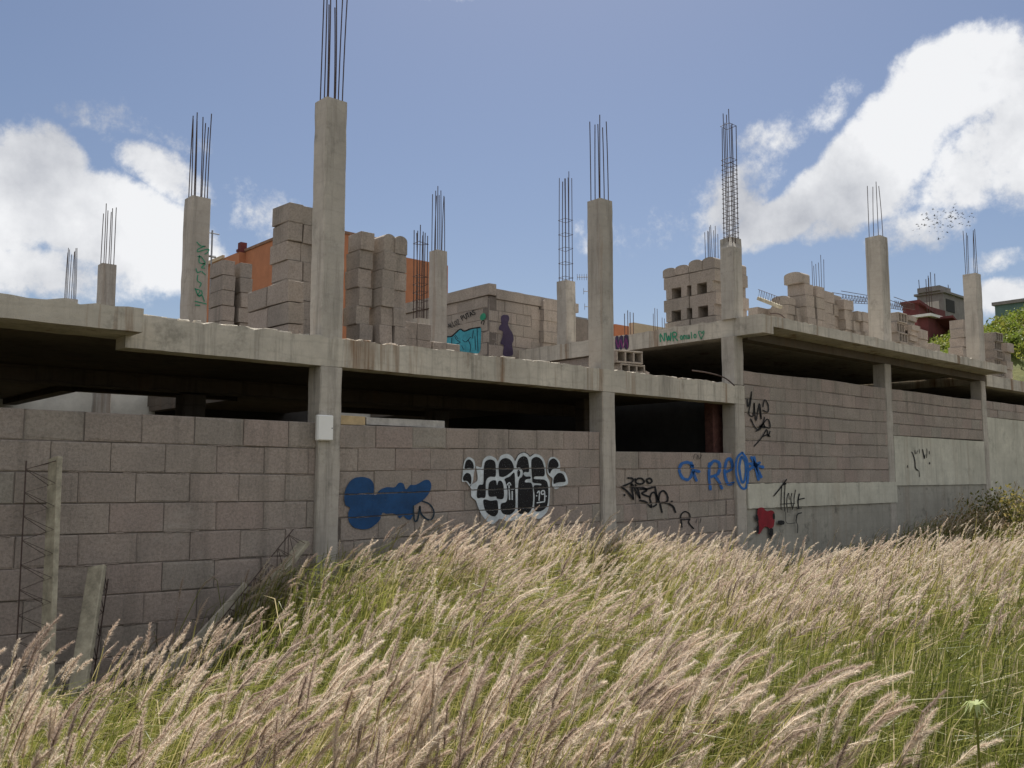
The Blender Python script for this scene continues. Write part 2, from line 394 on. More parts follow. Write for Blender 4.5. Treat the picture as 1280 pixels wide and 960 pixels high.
def column(x, y, z0, z1, s=.27, name='column', mat=M_COLN, ragged=0, sx=None):
    m = MB(); n = max(2,int((z1-z0)/.16)); sx = sx or s
    vs = []; c = .014
    base = [(-sx/2+c,-s/2),(sx/2-c,-s/2),(sx/2,-s/2+c),(sx/2,s/2-c),(sx/2-c,s/2),(-sx/2+c,s/2),(-sx/2,s/2-c),(-sx/2,-s/2+c)]
    bend = random.uniform(-.012,.012)
    for i in range(n+1):
        t = i/n
        for (a,b_) in base:
            vs.append((x+a+random.uniform(-.004,.004)+bend*sin(t*3), y+b_+random.uniform(-.004,.004), z0+(z1-z0)*t))
    fs = [tuple(reversed(range(8)))]
    for i in range(n):
        for k in range(8): fs.append((8*i+k,8*i+(k+1)%8,8*i+8+(k+1)%8,8*i+8+k))
    # rough broken top
    top = [n*8+k for k in range(8)]; ce = len(vs); vs.append((x,y,z1+.02+ragged)); 
    if ragged:
        for k in (2,3,4,5): v = vs[n*8+k]; vs[n*8+k] = (v[0],v[1],v[2]+ragged*random.uniform(.6,1.1))
    for k in range(8): fs.append((top[k],top[(k+1)%8],ce))
    m.mesh(vs, fs); return part(m, name, mat)
def rebars(col, x, y, z0, z1, n=6, s=.10, cage=None, lean=(0,0), r=.0075):
    """starter bars standing out of a column; cage = list of heights with stirrups"""
    k = []
    if n == 4: k = [(-1,-1),(1,-1),(1,1),(-1,1)]
    elif n == 6: k = [(-1,-1),(0,-1),(1,-1),(1,1),(0,1),(-1,1)]
    else: k = [(-1,-1),(0,-1),(1,-1),(1,0),(1,1),(0,1),(-1,1),(-1,0)][:n]
    for (a,b_) in k:
        h = z1-random.uniform(0,.16)*(z1-z0); dx = random.gauss(0,.014); dy = random.gauss(0,.014)
        m = MB(); pts = []
        for i in range(6):
            t = i/5; pts.append((x+a*s+lean[0]*t+dx*t*t, y+b_*s+lean[1]*t+dy*t*t, z0-.1+(h-z0+.1)*t))
        m.tube(pts, r, 5); m.build('rebar', M_REBAR, col)
    for zc in (cage or []):
        e = s+.012; m = MB(); t = random.uniform(-.015,.015)
        q = [(x-e,y-e,zc),(x+e,y-e,zc+t),(x+e,y+e,zc-t),(x-e,y+e,zc),(x-e,y-e,zc+.01)]
        m.tube(q, .005, 4); m.build('stirrup', M_REBAR, col)

CX = [5.1,9.6,12.85,18.22,23.2]
for x in CX[:2]: column(x, FY+.135, -1, 2.885, .27)
for i,(x) in enumerate(CX[:2]):
    z1 = (5.92,5.70)[i]
    c = column(x, FY+.14, ZR-.01, z1, .27)
    rebars(c, x, FY+.14, z1, (7.35,7.0)[i], (8,6)[i], .09, None, (.0,.0) if i else (.02,.0))
column(12.85, FY+.135, -1, 2.885, .27); column(12.85, FY+.137, 3.21, 4.025, .262)
c = column(12.88, FY+.13, ZW-.005, 5.55, .27, ragged=.2)
rebars(c, 12.90, FY+.13, 5.6, 8.08, 8, .085, [5.75+.085*i for i in range(17)]+[7.72])
for i,x in enumerate(CX[3:]):
    column(x, FY+.135, -1, (3.998,3.995)[i], .27)
    c = column(x, FY+.14, ZW-.01, (6.70,6.66)[i], .34 if i == 0 else .32)
    rebars(c, x, FY+.14, 6.7, (7.95,7.85)[i], 4 if i == 0 else 6, .10, None, (.0,.0))
# rear grid columns that show above the roof
for (x,y,z1,zr,s,n,cage) in ((4.89,11.88,5.48,6.72,.27,8,None),(5.28,16.77,5.48,6.6,.25,6,None),(6.26,22.4,5.8,7.1,.28,8,None),
        (9.41,12.38,5.60,6.75,.235,8,None),(8.29,11.36,4.14,5.66,.22,8,[4.3+.13*i for i in range(5)]+[5.35])):
    c = column(x, y, ZR-.01 if y < 14 else -1, z1, s); rebars(c, x, y, z1, zr, n, s*.34, cage)
for (x,y,z1,zr,s,n,cage) in ((12.96,12.75,5.64,7.95,.28,8,[5.72+.3*i for i in range(5)]),(17.57,12.44,5.6,7.75,.3,8,None),(22.66,12.56,5.4,7.8,.3,6,None)):
    c = column(x, y, ZW-.005, z1, s); rebars(c, x, y, z1, zr, n, s*.34, cage)
# columns and walls inside
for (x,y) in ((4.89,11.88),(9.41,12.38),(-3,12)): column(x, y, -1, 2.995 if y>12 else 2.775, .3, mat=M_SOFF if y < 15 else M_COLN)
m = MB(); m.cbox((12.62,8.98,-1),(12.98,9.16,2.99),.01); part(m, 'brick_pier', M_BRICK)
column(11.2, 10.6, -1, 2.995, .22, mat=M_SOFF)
m = MB(); m.box((6.4,17.2,-1),(10.4,17.4,3.19)); part(m, 'rear_wall', M_DIM)  # stretch between the wells, its shade painted in by the dark material
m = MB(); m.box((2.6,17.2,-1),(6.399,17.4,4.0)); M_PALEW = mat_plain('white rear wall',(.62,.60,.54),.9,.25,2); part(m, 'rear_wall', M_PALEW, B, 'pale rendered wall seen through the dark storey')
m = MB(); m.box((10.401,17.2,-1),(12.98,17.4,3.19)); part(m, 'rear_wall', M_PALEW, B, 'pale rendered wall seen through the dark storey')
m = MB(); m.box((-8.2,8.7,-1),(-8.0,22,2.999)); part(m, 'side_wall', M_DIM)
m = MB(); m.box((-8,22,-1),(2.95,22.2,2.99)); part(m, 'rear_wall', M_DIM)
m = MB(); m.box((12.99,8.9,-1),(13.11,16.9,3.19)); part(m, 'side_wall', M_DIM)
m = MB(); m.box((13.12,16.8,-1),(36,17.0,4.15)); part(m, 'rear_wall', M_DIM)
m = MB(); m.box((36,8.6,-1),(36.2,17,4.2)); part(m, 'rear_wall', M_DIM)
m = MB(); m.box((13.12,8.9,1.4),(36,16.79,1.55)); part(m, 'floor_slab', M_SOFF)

# block walls -------------------------------------------------------------
def block_wall(x0, x1, zt, zb, y, tilt_t=0, tilt_b=0, row=.255, bl=.505, thick=.2, parent=B, mat=M_BLOCK, name='block_wall', axis=0, vg=.003, hg=1.0, wav=.0, rv=1.0, core=None):
    """every block of the wall is its own chamfered face with open joints in front of a recessed mortar core"""
    n = max(1, round((zt-zb)/row)); m = MB(); L = x1-x0
    def P(u, w, d): return Vector((u,y+d,w)) if axis == 0 else Vector((y+d,u,w))
    for j in range(n):
        f0 = j/n; f1 = (j+1)/n
        off = (bl*.5 if j%2 else 0)+random.uniform(-.06,.06); u = x0-off
        dz = random.uniform(-.004,.004)
        while u < x1-.005:
            a = max(u,x0)+vg; e = min(u+bl+random.uniform(-.012,.012),x1)-vg; un = e+vg
            if e-a > .03:
                g = hg*random.choice((.003,.004,.007,.004)); d = random.uniform(-.006,.006)*rv; tw = random.uniform(-.004,.004)*rv; r = .45+(random.random()-.5)*rv
                def zz(x, f):
                    s_ = (x-x0)/L; zt_ = zt+tilt_t*s_; zb_ = zb+tilt_b*s_; zt_ += wav*sin(x*1.7+j*.6); return zt_+(zb_-zt_)*f
                pr = [(a,zz(a,f0)-g,d),(e,zz(e,f0)-g,d+tw),(e,zz(e,f1)+g+dz,d+tw),(a,zz(a,f1)+g+dz,d)]
                c = .007; vs = []; ce = Vector(((a+e)/2,(pr[0][1]+pr[2][1])/2,0))
                for (px,pz,pd) in pr: vs.append(P(px,pz,pd+c))
                for (px,pz,pd) in pr:
                    ch = 1 if random.random() < .85 else 3
                    qx = px+(c if px<ce[0] else -c)*random.uniform(.6,2.4)*ch; qz = pz+(c if pz<ce[1] else -c)*random.uniform(.5,1.7)*ch; vs.append(P(qx,qz,pd))
                for (px,pz,pd) in pr: vs.append(P(px,pz,thick-.03))
                fs = [(4,5,6,7)]+[(k,(k+1)%4,4+(k+1)%4,4+k) for k in range(4)]+[(8+k,8+(k+1)%4,(k+1)%4,k) for k in range(4)]
                m.mesh(vs, fs, r)
            u = un
    k = MB(); sag = .02
    q = [(x0,min(zt,zt)-.02),(x1,zt+tilt_t-.02),(x1,zb+tilt_b),(x0,zb)]
    vs = [P(a,b_,.012) for a,b_ in q]+[P(a,b_,thick) for a,b_ in q]
    k.mesh(vs,[(0,1,2,3),(7,6,5,4),(0,4,5,1),(1,5,6,2),(2,6,7,3),(3,7,4,0)])
    # squeezed mortar along the bed joints
    q = m
    for j in range(1,n):
        x = x0+.05
        while x < x1-.2:
            w = random.uniform(.08,.35)
            if random.random() < .42:
                s_ = (x-x0)/L; z = (zt+tilt_t*s_)+((zb+tilt_b*s_)-(zt+tilt_t*s_))*j/n
                pts = [P(x+w*i/4, z+random.uniform(-.008,.004), .003+random.uniform(-.004,.004)) for i in range(5)]
                q.tube(pts, [random.uniform(.002,.0075) for _ in pts], 5)
            x += w
    o = part(m, name, mat, parent); part(k, 'mortar', core or M_MORT, o)
    return o
WY = FY+.06
wallA = block_wall(-6, CX[0]-.137, 2.315, -.75, WY, -.04, -.36)
wallB = block_wall(CX[0]+.137, CX[1]-.137, 2.26, -.8, WY, .06, .10)
wallC = block_wall(CX[1]+.137, CX[2]-.137, 2.05, -.75, WY, .03, .03)
wallD = block_wall(CX[2]+.137, CX[3]-.137, 3.47, 1.575, FY+.008, .04, .0, row=.24, vg=.0008, hg=1.5, wav=.012, rv=.4)
wallE = block_wall(CX[3]+.137, CX[4]-.137, 3.50, 2.53, FY+.02, .02, .02, row=.243, vg=.0008, hg=1.5, wav=.008, rv=.4)
wallF = block_wall(CX[4]+.137, 36, 3.53, 3.13, FY+.02, .05, .05)
m = MB(); m.slab((CX[2]+.137,FY-.02,1.16),(CX[3]+.137,FY+.22,1.57), 60, .0025, .012); base1 = part(m, 'plinth', M_PLAST)
m = MB(); m.slab((CX[2]+.137,FY+.012,-1),(CX[3]+.137,FY+.22,1.155), 60, .002); base2 = part(m, 'plinth', M_BASE)
m = MB(); m.slab((CX[3]+.137,FY+.005,1.50),(CX[4]-.137,FY+.2,2.525), 50, .002); plasE = part(m, 'rendered_wall', M_PLAST)
m = MB(); m.slab((CX[3]+.14,FY+.03,-1),(CX[4]+.137,FY+.22,1.495), 50, .003); part(m, 'plinth', M_BASE)
m = MB(); m.slab((CX[4]+.14,FY+.005,-1),(36,FY+.2,3.125), 50, .002); part(m, 'rendered_wall', M_PLAST)
block_wall(11.9, 14.0, 4.02, 3.21, 12.88, axis=1)

# ------------------------------------------------------------------ graffiti
def smooth(pts, closed=False, n=6):
    P = [Vector((*p,0)) if len(p) == 2 else Vector(p) for p in pts]; out = []
    L = len(P); rngN = L if closed else L-1
    for i in range(rngN):
        if closed: p0,p1,p2,p3 = P[i-1],P[i],P[(i+1)%L],P[(i+2)%L]
        else: p0,p1,p2,p3 = P[max(i-1,0)],P[i],P[i+1],P[min(i+2,L-1)]
        for k in range(n):
            t = k/n
            out.append(.5*((2*p1)+(p2-p0)*t+(2*p0-5*p1+4*p2-p3)*t*t+(3*p1-p0-3*p2+p3)*t**3))
    if not closed: out.append(P[-1])
    return out
class Paint:
    """flat paint on a wall plane; points are read off in a local drawing frame (ox, oy, scale)"""
    def __init__(s, plane, c, ox, oy, sc): s.pl = plane; s.c = c; s.o = (ox,oy,sc); s.m = {}
    def pt(s, p, d):
        x = s.o[0]+p[0]/s.o[2]; y = s.o[1]+p[1]/s.o[2]
        return onY(x,y,s.c-d) if s.pl == 'Y' else onX(x,y,s.c-d)
    def mb(s, mat): return s.m.setdefault(mat.name, (mat, MB()))[1]
    def fill(s, pts, mat, d=.009, n=5):
        q = [p for p in smooth(pts, True, n)]
        tri = tessellate_polygon([q]); m = s.mb(mat); vs = [s.pt((p.x,p.y),d) for p in q]
        m.mesh(vs, [tuple(t) for t in tri])
    def line(s, pts, w, mat, d=.011, n=5, soft=True):
        q = smooth(pts, False, n) if soft else [Vector((*p,0)) for p in pts]
        m = s.mb(mat); vs = []; L = len(q)
        for i,p in enumerate(q):
            t = q[min(i+1,L-1)]-q[max(i-1,0)]
            if t.length < 1e-6: t = Vector((1,0,0))
            nrm = Vector((-t.y,t.x,0)).normalized()*w*.5*random.uniform(.85,1.12)
            vs += [s.pt((p.x+nrm.x,p.y+nrm.y),d), s.pt((p.x-nrm.x,p.y-nrm.y),d)]
        m.mesh(vs, [(2*i,2*i+1,2*i+3,2*i+2) for i in range(L-1)])
        for e in (q[0],q[-1]):                        # round ends
            ring = [s.pt((e.x+cos(a)*w*.5,e.y+sin(a)*w*.5), d+.0006) for a in [2*pi*k/9 for k in range(9)]]
            m.mesh(ring, [tuple(range(9))])
    def dot(s, p, r, mat, d=.012): s.m and None; s.mb(mat).mesh([s.pt((p[0]+cos(a)*r,p[1]+sin(a)*r),d) for a in [2*pi*k/12 for k in range(12)]], [tuple(range(12))])
    def done(s, parent, label=None):
        for mat, m in s.m.values():
            o = m.build('graffiti', mat, parent, fixn=False)
            if label: o['label'] = label

g = Paint('Y', WY, 570, 555, 8.533)                  # black and white throw-up
g.fill([(270,250),(290,170),(350,125),(420,150),(445,180),(480,125),(545,105),(600,135),(630,180),(660,120),(725,90),(775,115),(795,130),(850,105),(920,140),(955,220),(965,330),(1000,410),(1000,540),(985,690),(940,760),(880,800),(840,780),(800,780),(730,810),(680,795),(620,815),(540,820),(480,800),(440,820),(380,855),(310,800),(260,730),(225,640),(210,600),(165,560),(160,480),(150,440),(220,400),(230,340),(215,240)], P_WHITEB, .010)
for q in ([(300,230),(320,180),(370,165),(415,190),(425,260),(420,345),(360,350),(320,400),(315,560),(270,572),(225,570),(228,480),(250,435),(290,425),(295,320)],
          [(290,605),(320,592),(370,605),(435,600),(448,650),(450,720),(430,760),(400,772),(350,750),(310,700)],
          [(350,430),(380,392),(425,390),(437,438),(455,395),(490,400),(510,470),(505,580),(440,582),(425,560),(350,553)],
          [(460,330),(455,230),(480,170),(535,150),(590,180),(618,262),(570,315),(510,350),(465,345)],
          [(520,372),(575,345),(620,305),(630,400),(635,660),(610,730),(560,755),(490,730),(480,640),(540,610),(550,500),(530,410)],
          [(645,230),(670,160),(720,130),(765,160),(780,290),(735,298),(718,318),(745,345),(790,347),(795,368),(745,380),(740,408),(800,415),(820,480),(820,640),(790,720),(740,745),(670,735),(660,650),(668,400),(706,345),(712,290),(680,252),(650,255)],
          [(655,290),(670,275),(686,300),(678,338),(660,350)],
          [(803,190),(830,145),(875,140),(920,180),(945,270),(942,338),(890,345),(840,348),(835,372),(900,376),(950,385),(980,430),(985,560),(970,660),(920,710),(860,720),(835,690),(840,560),(832,446),(905,440),(900,422),(825,412),(812,360)]):
    g.fill(q, P_BLACKB, .013)
for q in ([(70,330),(85,200),(130,140),(190,170),(205,240),(188,330),(180,400),(150,450),(110,405),(65,400)],
          [(980,210),(1000,150),(1050,140),(1100,180),(1110,240),(1112,285),(1160,300),(1190,370),(1188,430),(1130,450),(1065,480),(1025,440),(1030,372),(1000,340),(975,300)]): g.fill(q, P_WHITEB, .010)
for q in ([(95,230),(110,180),(145,165),(180,200),(188,258),(140,256),(97,262)],[(78,350),(110,310),(150,320),(165,370),(155,430),(120,395),(80,390)],
          [(985,220),(1005,170),(1050,155),(1090,200),(1088,245),(1030,270),(1000,315),(985,280)],[(1040,420),(1045,360),(1090,310),(1140,320),(1166,370),(1165,403),(1100,408),(1050,424)]): g.fill(q, P_BLACKB, .013)
for q,w in (([(545,437),(568,412),(585,437)],13),([(565,440),(572,590)],15),([(590,482),(615,480)],12),([(599,508),(600,590)],15),
          ([(868,520),(890,505),(886,600)],13),([(945,530),(915,535),(912,505),(940,500),(947,540),(945,605)],13),([(865,627),(945,615)],12)): g.line(q, w, P_WHITEB, .016)
g.dot((860,552),8,P_WHITEB,.016); g.dot((962,557),8,P_WHITEB,.016)
g.line([(632,175),(668,112),(725,88),(770,110),(790,132),(825,105)], 7, P_BLACKB, .014)
g.done(wallB, 'black bubble letters outlined in silver white')
g = Paint('Y', WY, 420, 580, 9.143)
g.fill([(95,380),(110,290),(160,200),(230,155),(320,150),(400,180),(435,250),(430,340),(460,350),(500,300),(580,265),(670,265),(720,215),(770,225),(800,290),(850,240),(900,240),(950,220),(1010,185),(1060,185),(1090,240),(1070,320),(1010,400),(920,460),(885,490),(890,560),(850,635),(800,620),(770,590),(730,620),(690,580),(640,565),(580,570),(530,560),(500,640),(440,700),(370,740),(280,745),(200,720),(145,650),(140,560),(160,500),(110,470)], P_BLUEB, .010)
for q in ([(885,480),(895,640),(930,640),(950,540),(960,485)],[(990,425),(1070,460),(1120,545),(1095,630),(1040,630),(975,570),(960,490)]): g.line(q, 18, P_NAVY, .013)
g.done(wallB, 'dark blue painted over lettering')
g = Paint('Y', WY, 765, 550, 8.0)
for q in ([(160,380),(205,385),(200,420),(95,470)],[(95,470),(150,510),(215,590)],[(215,590),(195,440)],[(200,440),(280,580)],[(280,580),(262,500),(235,450)],
          [(245,480),(290,470),(350,500),(300,535),(380,570)],[(280,490),(350,490),(430,465)],[(280,605),(340,620),(395,675),(380,590)],[(380,575),(395,535),(425,525),(445,570),(445,640),(415,665)],
          [(430,465),(450,560),(480,640),(500,720)],[(465,610),(480,530),(520,510),(555,560),(550,615),(480,635)],[(500,625),(560,635),(610,665),(635,720)],
          [(232,390),(245,430),(290,440),(322,420),(300,387),(262,385),(240,402)],[(345,405),(370,432),(400,415),(382,385),(350,392)]): g.line(q, 19, P_BLACKC, .011)
g.dot((125,550),11,P_BLACKC); g.dot((600,615),11,P_BLACKC)
for q in ([(690,800),(690,750),(730,715),(775,740),(780,790)],[(690,795),(700,870)],[(775,795),(770,830),(815,885)],[(690,798),(780,790)]): g.line(q, 14, P_BLACKC, .011)
for q in ([(815,190),(825,145),(850,140)],[(848,195),(858,150),(872,190)],[(880,185),(900,150)],[(840,830),(850,790)],[(880,830),(890,785)]): g.line(q, 5, P_BLACKC, .011)
g.done(wallC, 'black handstyle tag lettering')
g = Paint('Y', WY, 840, 480, 4.571)
for q in ([(118,470),(95,448),(58,455),(42,490),(60,535),(95,545),(118,505),(118,465)],[(110,450),(125,510),(140,550)],[(120,492),(155,500)],
          [(215,455),(212,530),(220,600)],[(212,470),(240,440),(272,455),(265,510),(225,530)],[(245,525),(270,560),(285,595)],
          [(305,505),(345,480),(335,430),(312,440),(302,510),(320,570),(352,565)]): g.line(q, 17, P_BLUE2C, .011)
g.done(wallC, 'bright blue sprayed letters')
g = Paint('Y', FY, 840, 480, 4.571)
for q in ([(400,392),(370,430),(368,520),(395,590),(425,590),(435,520),(430,440),(405,395)],[(395,420),(385,480),(400,560),(418,540),(420,450),(400,415)]): g.line(q, 13, P_BLUE2, .007)
for q in ([(448,455),(520,475)],[(470,420),(480,480),(495,545)],[(510,530),(480,470),(455,420)],[(440,490),(500,450)]): g.line(q, 17, P_BLUE2, .007)
for q in ([(430,85),(435,130),(455,60)],[(455,45),(450,100),(440,170),(465,180),(470,110)],[(470,110),(480,210),(500,110),(510,200),(500,130)],[(520,130),(530,90),(550,120),(548,160),(520,150)],[(450,200),(490,260),(545,200),(560,250),(520,240)],
          [(480,270),(510,250),(530,190)],[(470,355),(510,310),(540,260)],[(520,300),(545,290),(560,300)],[(545,265),(550,300),(560,270)],[(500,240),(530,250),(520,225),(500,250)]): g.line(q, 7, P_BLACK, .0065)
g.done(wallD, 'bright blue star and thin black scribbled tag')
g = Paint('Y', FY-.02, 930, 590, 9.6)
for q,w in (([(360,285),(430,200),(510,90)],16),([(470,150),(500,140)],22),([(455,170),(448,300),(446,450)],9),([(495,140),(488,300),(487,470)],9),([(535,255),(520,300),(515,380),(525,485)],9),([(540,255),(545,330)],7),([(575,255),(565,330),(585,450)],9),
          ([(620,215),(605,300),(600,380),(580,450)],8),([(665,265),(650,340),(655,430)],16),([(650,330),(725,315)],12),([(640,440),(690,432)],12),([(690,490),(640,510),(625,590)],14),([(625,590),(645,650),(640,730)],9),([(440,385),(610,375)],8),
          ([(500,480),(510,610),(620,610)],6)): g.line(q, w, P_BLACK, .011)
g.fill([(170,440),(230,428),(270,470),(330,460),(368,500),(360,640),(320,680),(270,655),(230,680),(190,740),(162,730),(180,650),(162,520)], P_RED, .010)
for q in ([(140,520),(165,520),(175,580),(150,585)],[(300,690),(350,680),(345,790),(318,800)],[(345,505),(368,500),(372,560),(350,565)],[(410,585),(480,585),(480,630),(415,630)],[(150,660),(175,650),(180,720),(160,735)]): g.fill(q, P_BLACK, .013, 2)
g.done(base1, 'dripping black tag and red cross shape')
g = Paint('Y', FY+.005, 1120, 540, 12)
for q,w in (([(238,300),(260,340),(285,440),(292,530),(320,575)],14),([(320,560),(350,600),(355,670)],8),([(400,265),(415,330),(428,395)],16),([(430,390),(440,340)],8),([(285,270),(292,330)],9),([(322,280),(312,325)],7),([(350,255),(357,320)],7),([(462,250),(466,300),(460,385)],9),([(500,290),(503,330)],9),([(505,460),(506,475)],18),([(175,500),(178,530)],10)): g.line(q, w, P_BLACK, .010)
g.done(plasE, 'small dripping black tag')

# stroke letters in a unit box (x right, y up)
FONT = {'A':[[(0,0),(.5,1),(1,0)],[(.22,.4),(.8,.4)]],'L':[[(.1,1),(.1,0),(.85,0)]],'O':[[(.5,1),(.05,.7),(.08,.2),(.5,0),(.9,.25),(.92,.75),(.5,1)]],'Z':[[(.05,1),(.95,1),(.05,0),(.95,0)]],
 'P':[[(.1,0),(.1,1),(.8,.95),(.85,.6),(.1,.5)]],'U':[[(.05,1),(.1,.15),(.5,0),(.88,.2),(.95,1)]],'T':[[(.5,1),(.5,0)],[(0,1),(1,1)]],'S':[[(.9,.9),(.4,1),(.1,.75),(.85,.3),(.6,0),(.05,.1)]],
 'N':[[(.05,0),(.1,1),(.85,0),(.95,1)]],'W':[[(0,1),(.25,0),(.5,.7),(.75,0),(1,1)]],'R':[[(.1,0),(.1,1),(.8,.95),(.8,.6),(.1,.5)],[(.4,.5),(.95,0)]],
 'n':[[(.1,0),(.1,.6)],[(.1,.45),(.5,.65),(.85,.45),(.85,0)]],'u':[[(.1,.6),(.15,.08),(.6,.05),(.85,.6)],[(.85,.6),(.9,0)]],'l':[[(.5,1),(.45,0)]],'o':[[(.5,.62),(.1,.4),(.3,0),(.8,.1),(.85,.5),(.5,.62)]],
 'V':[[(0,1),(.5,0),(1,1)]],'E':[[(.9,1),(.1,1),(.1,0),(.9,0)],[(.1,.5),(.7,.5)]]}
def text(g, s, p0, p1, h, w, mat, d=.006):
    p0 = Vector((*p0,0)); ax = Vector((*p1,0))-p0; n = len(s); ux = ax/n; up = Vector((ux.y,-ux.x,0)).normalized()*h
    for i,ch in enumerate(s):
        for st in FONT.get(ch, []):
            g.line([((p0+ux*(i+.08+.78*a)+up*b_).x, (p0+ux*(i+.08+.78*a)+up*b_).y) for a,b_ in st], w, mat, d, 3)
wing_edge = [o for o in B.children if o.name.startswith('edge_beam')][1]
g = Paint('X', 12.8, 720, 240, 4)
text(g, 'NWR', (418,748), (512,742), 40, 6, P_GREEN, .01); text(g, 'onulo', (520,738), (605,728), 30, 5, P_GREEN, .01)
g.line([(625,735),(612,700),(625,698),(630,708),(636,695),(640,705),(625,735)], 4, P_GREEN, .01)
for q in ([(196,728),(212,722),(214,788),(198,790)],[(216,725),(236,722),(232,780),(218,786)],[(240,720),(262,718),(262,780),(242,782)]): g.fill(q, P_PURP, .008, 2)
for q in ([(200,740),(212,780),(222,738),(236,782),(250,730),(258,776)],): g.line(q, 5, mat_paint('magenta spray',(.20,.03,.16)), .011, 3)
g.done(wing_edge, 'green written words and purple tag')
gc = [o for o in B.children if o.name.startswith('column') and abs(sum(v.co.x for v in o.data.vertices)/len(o.data.vertices)-4.89) < .05][0]
g = Paint('Y', 11.88-.135, 225, 290, 8.72)
for q in ([(185,110),(225,150),(275,155)],[(275,155),(200,185),(195,215),(265,195),(315,190),(300,225),(270,240)],[(195,265),(235,270)],[(215,255),(210,330),(275,340),(240,280)],[(240,345),(275,350),(235,385),(270,395)],[(175,400),(190,440),(225,430)],[(195,470),(190,530),(230,560),(215,600)],[(165,620),(220,640),(190,690),(240,680),(235,640)],[(165,615),(205,700),(240,690),(265,755)],[(165,755),(290,785)],[(170,795),(215,800)],[(240,430),(275,465)]): g.line(q, 11, P_GREEN, .008)
g.done(gc, 'green vertical scrawl')

# ------------------------------------------------------------------ loose concrete blocks on the roof
ORD = ['top','second','third','fourth','fifth','sixth','seventh','eighth','ninth','tenth']
protos = {}
def proto(kind, dx, dy, dz, v):
    key = (kind,dx,dy,dz,v)
    if key in protos: return protos[key]
    m = MB()
    if kind == 'plain':
        m.cbox((-dx/2,-dy/2,0),(dx/2,dy/2,dz-.006), .0055, .5, None, .005)
    elif kind == 'hollow':                          # open cells run along Y (three cells side by side, two high)
        t = .028; nx = 3
        m.cbox((-dx/2,-dy/2,0),(dx/2,dy/2,t),.005); m.cbox((-dx/2,-dy/2,dz-t),(dx/2,dy/2,dz-.003),.005)
        for i in range(nx+1):
            x = -dx/2+(dx-t)*i/nx; m.cbox((x,-dy/2+.003,t+.001),(x+t,dy/2-.003,dz-t-.001),.004)
        m.box((-dx/2+t,dy/2-.05,t+.002),(dx/2-t,dy/2-.04,dz-t-.002))
    elif kind == 'arch':                            # vaulted floor block, curved back
        n = 9; prof = [(-dx/2,0),(dx/2,0)]+[(dx/2*cos(pi*i/n), dz*(.72+.28*sin(pi*i/n))) for i in range(n+1)]
        m.prism(prof, -dy/2, dy/2, lambda a,b_,y: Vector((a,y,b_)))
    elif kind == 'archy':                           # same, turned a quarter
        n = 9; prof = [(-dy/2,0),(dy/2,0)]+[(dy/2*cos(pi*i/n), dz*(.72+.28*sin(pi*i/n))) for i in range(n+1)]
        m.prism(prof, -dx/2, dx/2, lambda a,b_,y: Vector((y,a,b_)))
    elif kind == 'bridge':                          # floor block on two feet, opening below
        h = dy/2; a = dy*.19
        prof = [(-h+.05,0),(-a,0),(-a,dz*.47),(a,dz*.47),(a,0),(h-.05,0),(h-.05,dz*.47),(h,dz*.47),(h,dz-.004),(-h,dz-.004),(-h,dz*.47),(-h+.05,dz*.47)]
        m.prism(prof, -dx/2, dx/2, lambda a_,b_,y: Vector((y,a_,b_)))
    protos[key] = m.data('concrete_block', M_LOOSE); return protos[key]
used_labels = set()
def block(p, rz, label, group, kind='plain', dims=(.2,.5,.25), tilt=0, rx=0):
    me = proto(kind, *dims, random.randint(0,2) if kind == 'plain' else 0)
    o = bpy.data.objects.new('concrete_block', me); COL.objects.link(o)
    o.location = p; o.rotation_euler = (rx, tilt, rz); tag(o, label, 'block', group); return o
def stack(x, y, z0, cols, place, group, dims=(.2,.5,.25), kind='plain', topkind=None, gap=.02, jit=.014, look='grey block', colnames=None, dirx=(1,0)):
    """columns of loose blocks side by side; x, y is the near left corner of the first column; cols = list of row counts"""
    dx,dy,dz = dims
    for c,n in enumerate(cols):
        cx = x+dx/2+c*(dx+gap)*dirx[0]; cy = y+dy/2+c*(dy+gap)*dirx[1]
        lx = random.uniform(-.01,.01)
        for j in range(n):
            k = topkind if (topkind and j == n-1) else kind
            up = n-1-j
            pos = ('topmost' if up == 0 else ORD[up]+' from the top') 
            cn = (colnames[c]+' of ' if colnames and colnames[c] else '')
            lab = f'{look}, {pos} in {cn}{place}'
            if len(lab.split()) > 16: print('LONG', len(lab.split()), lab)
            if lab in used_labels: print('DUP', lab)
            used_labels.add(lab)
            block((cx+lx*j*.5+random.gauss(0,jit*.6), cy+random.gauss(0,jit), z0+j*dz), random.gauss(0,.02), lab, group, k, dims)
G1 = 'loose concrete blocks stacked on the roof'
p = at(277,400,14.4); stack(p.x+.0, p.y, ZR+.002, [8,8], 'pair by green lettered column', G1, (.205,.5,.25), gap=.10, look='brown block', colnames=['left pile','right pile'])
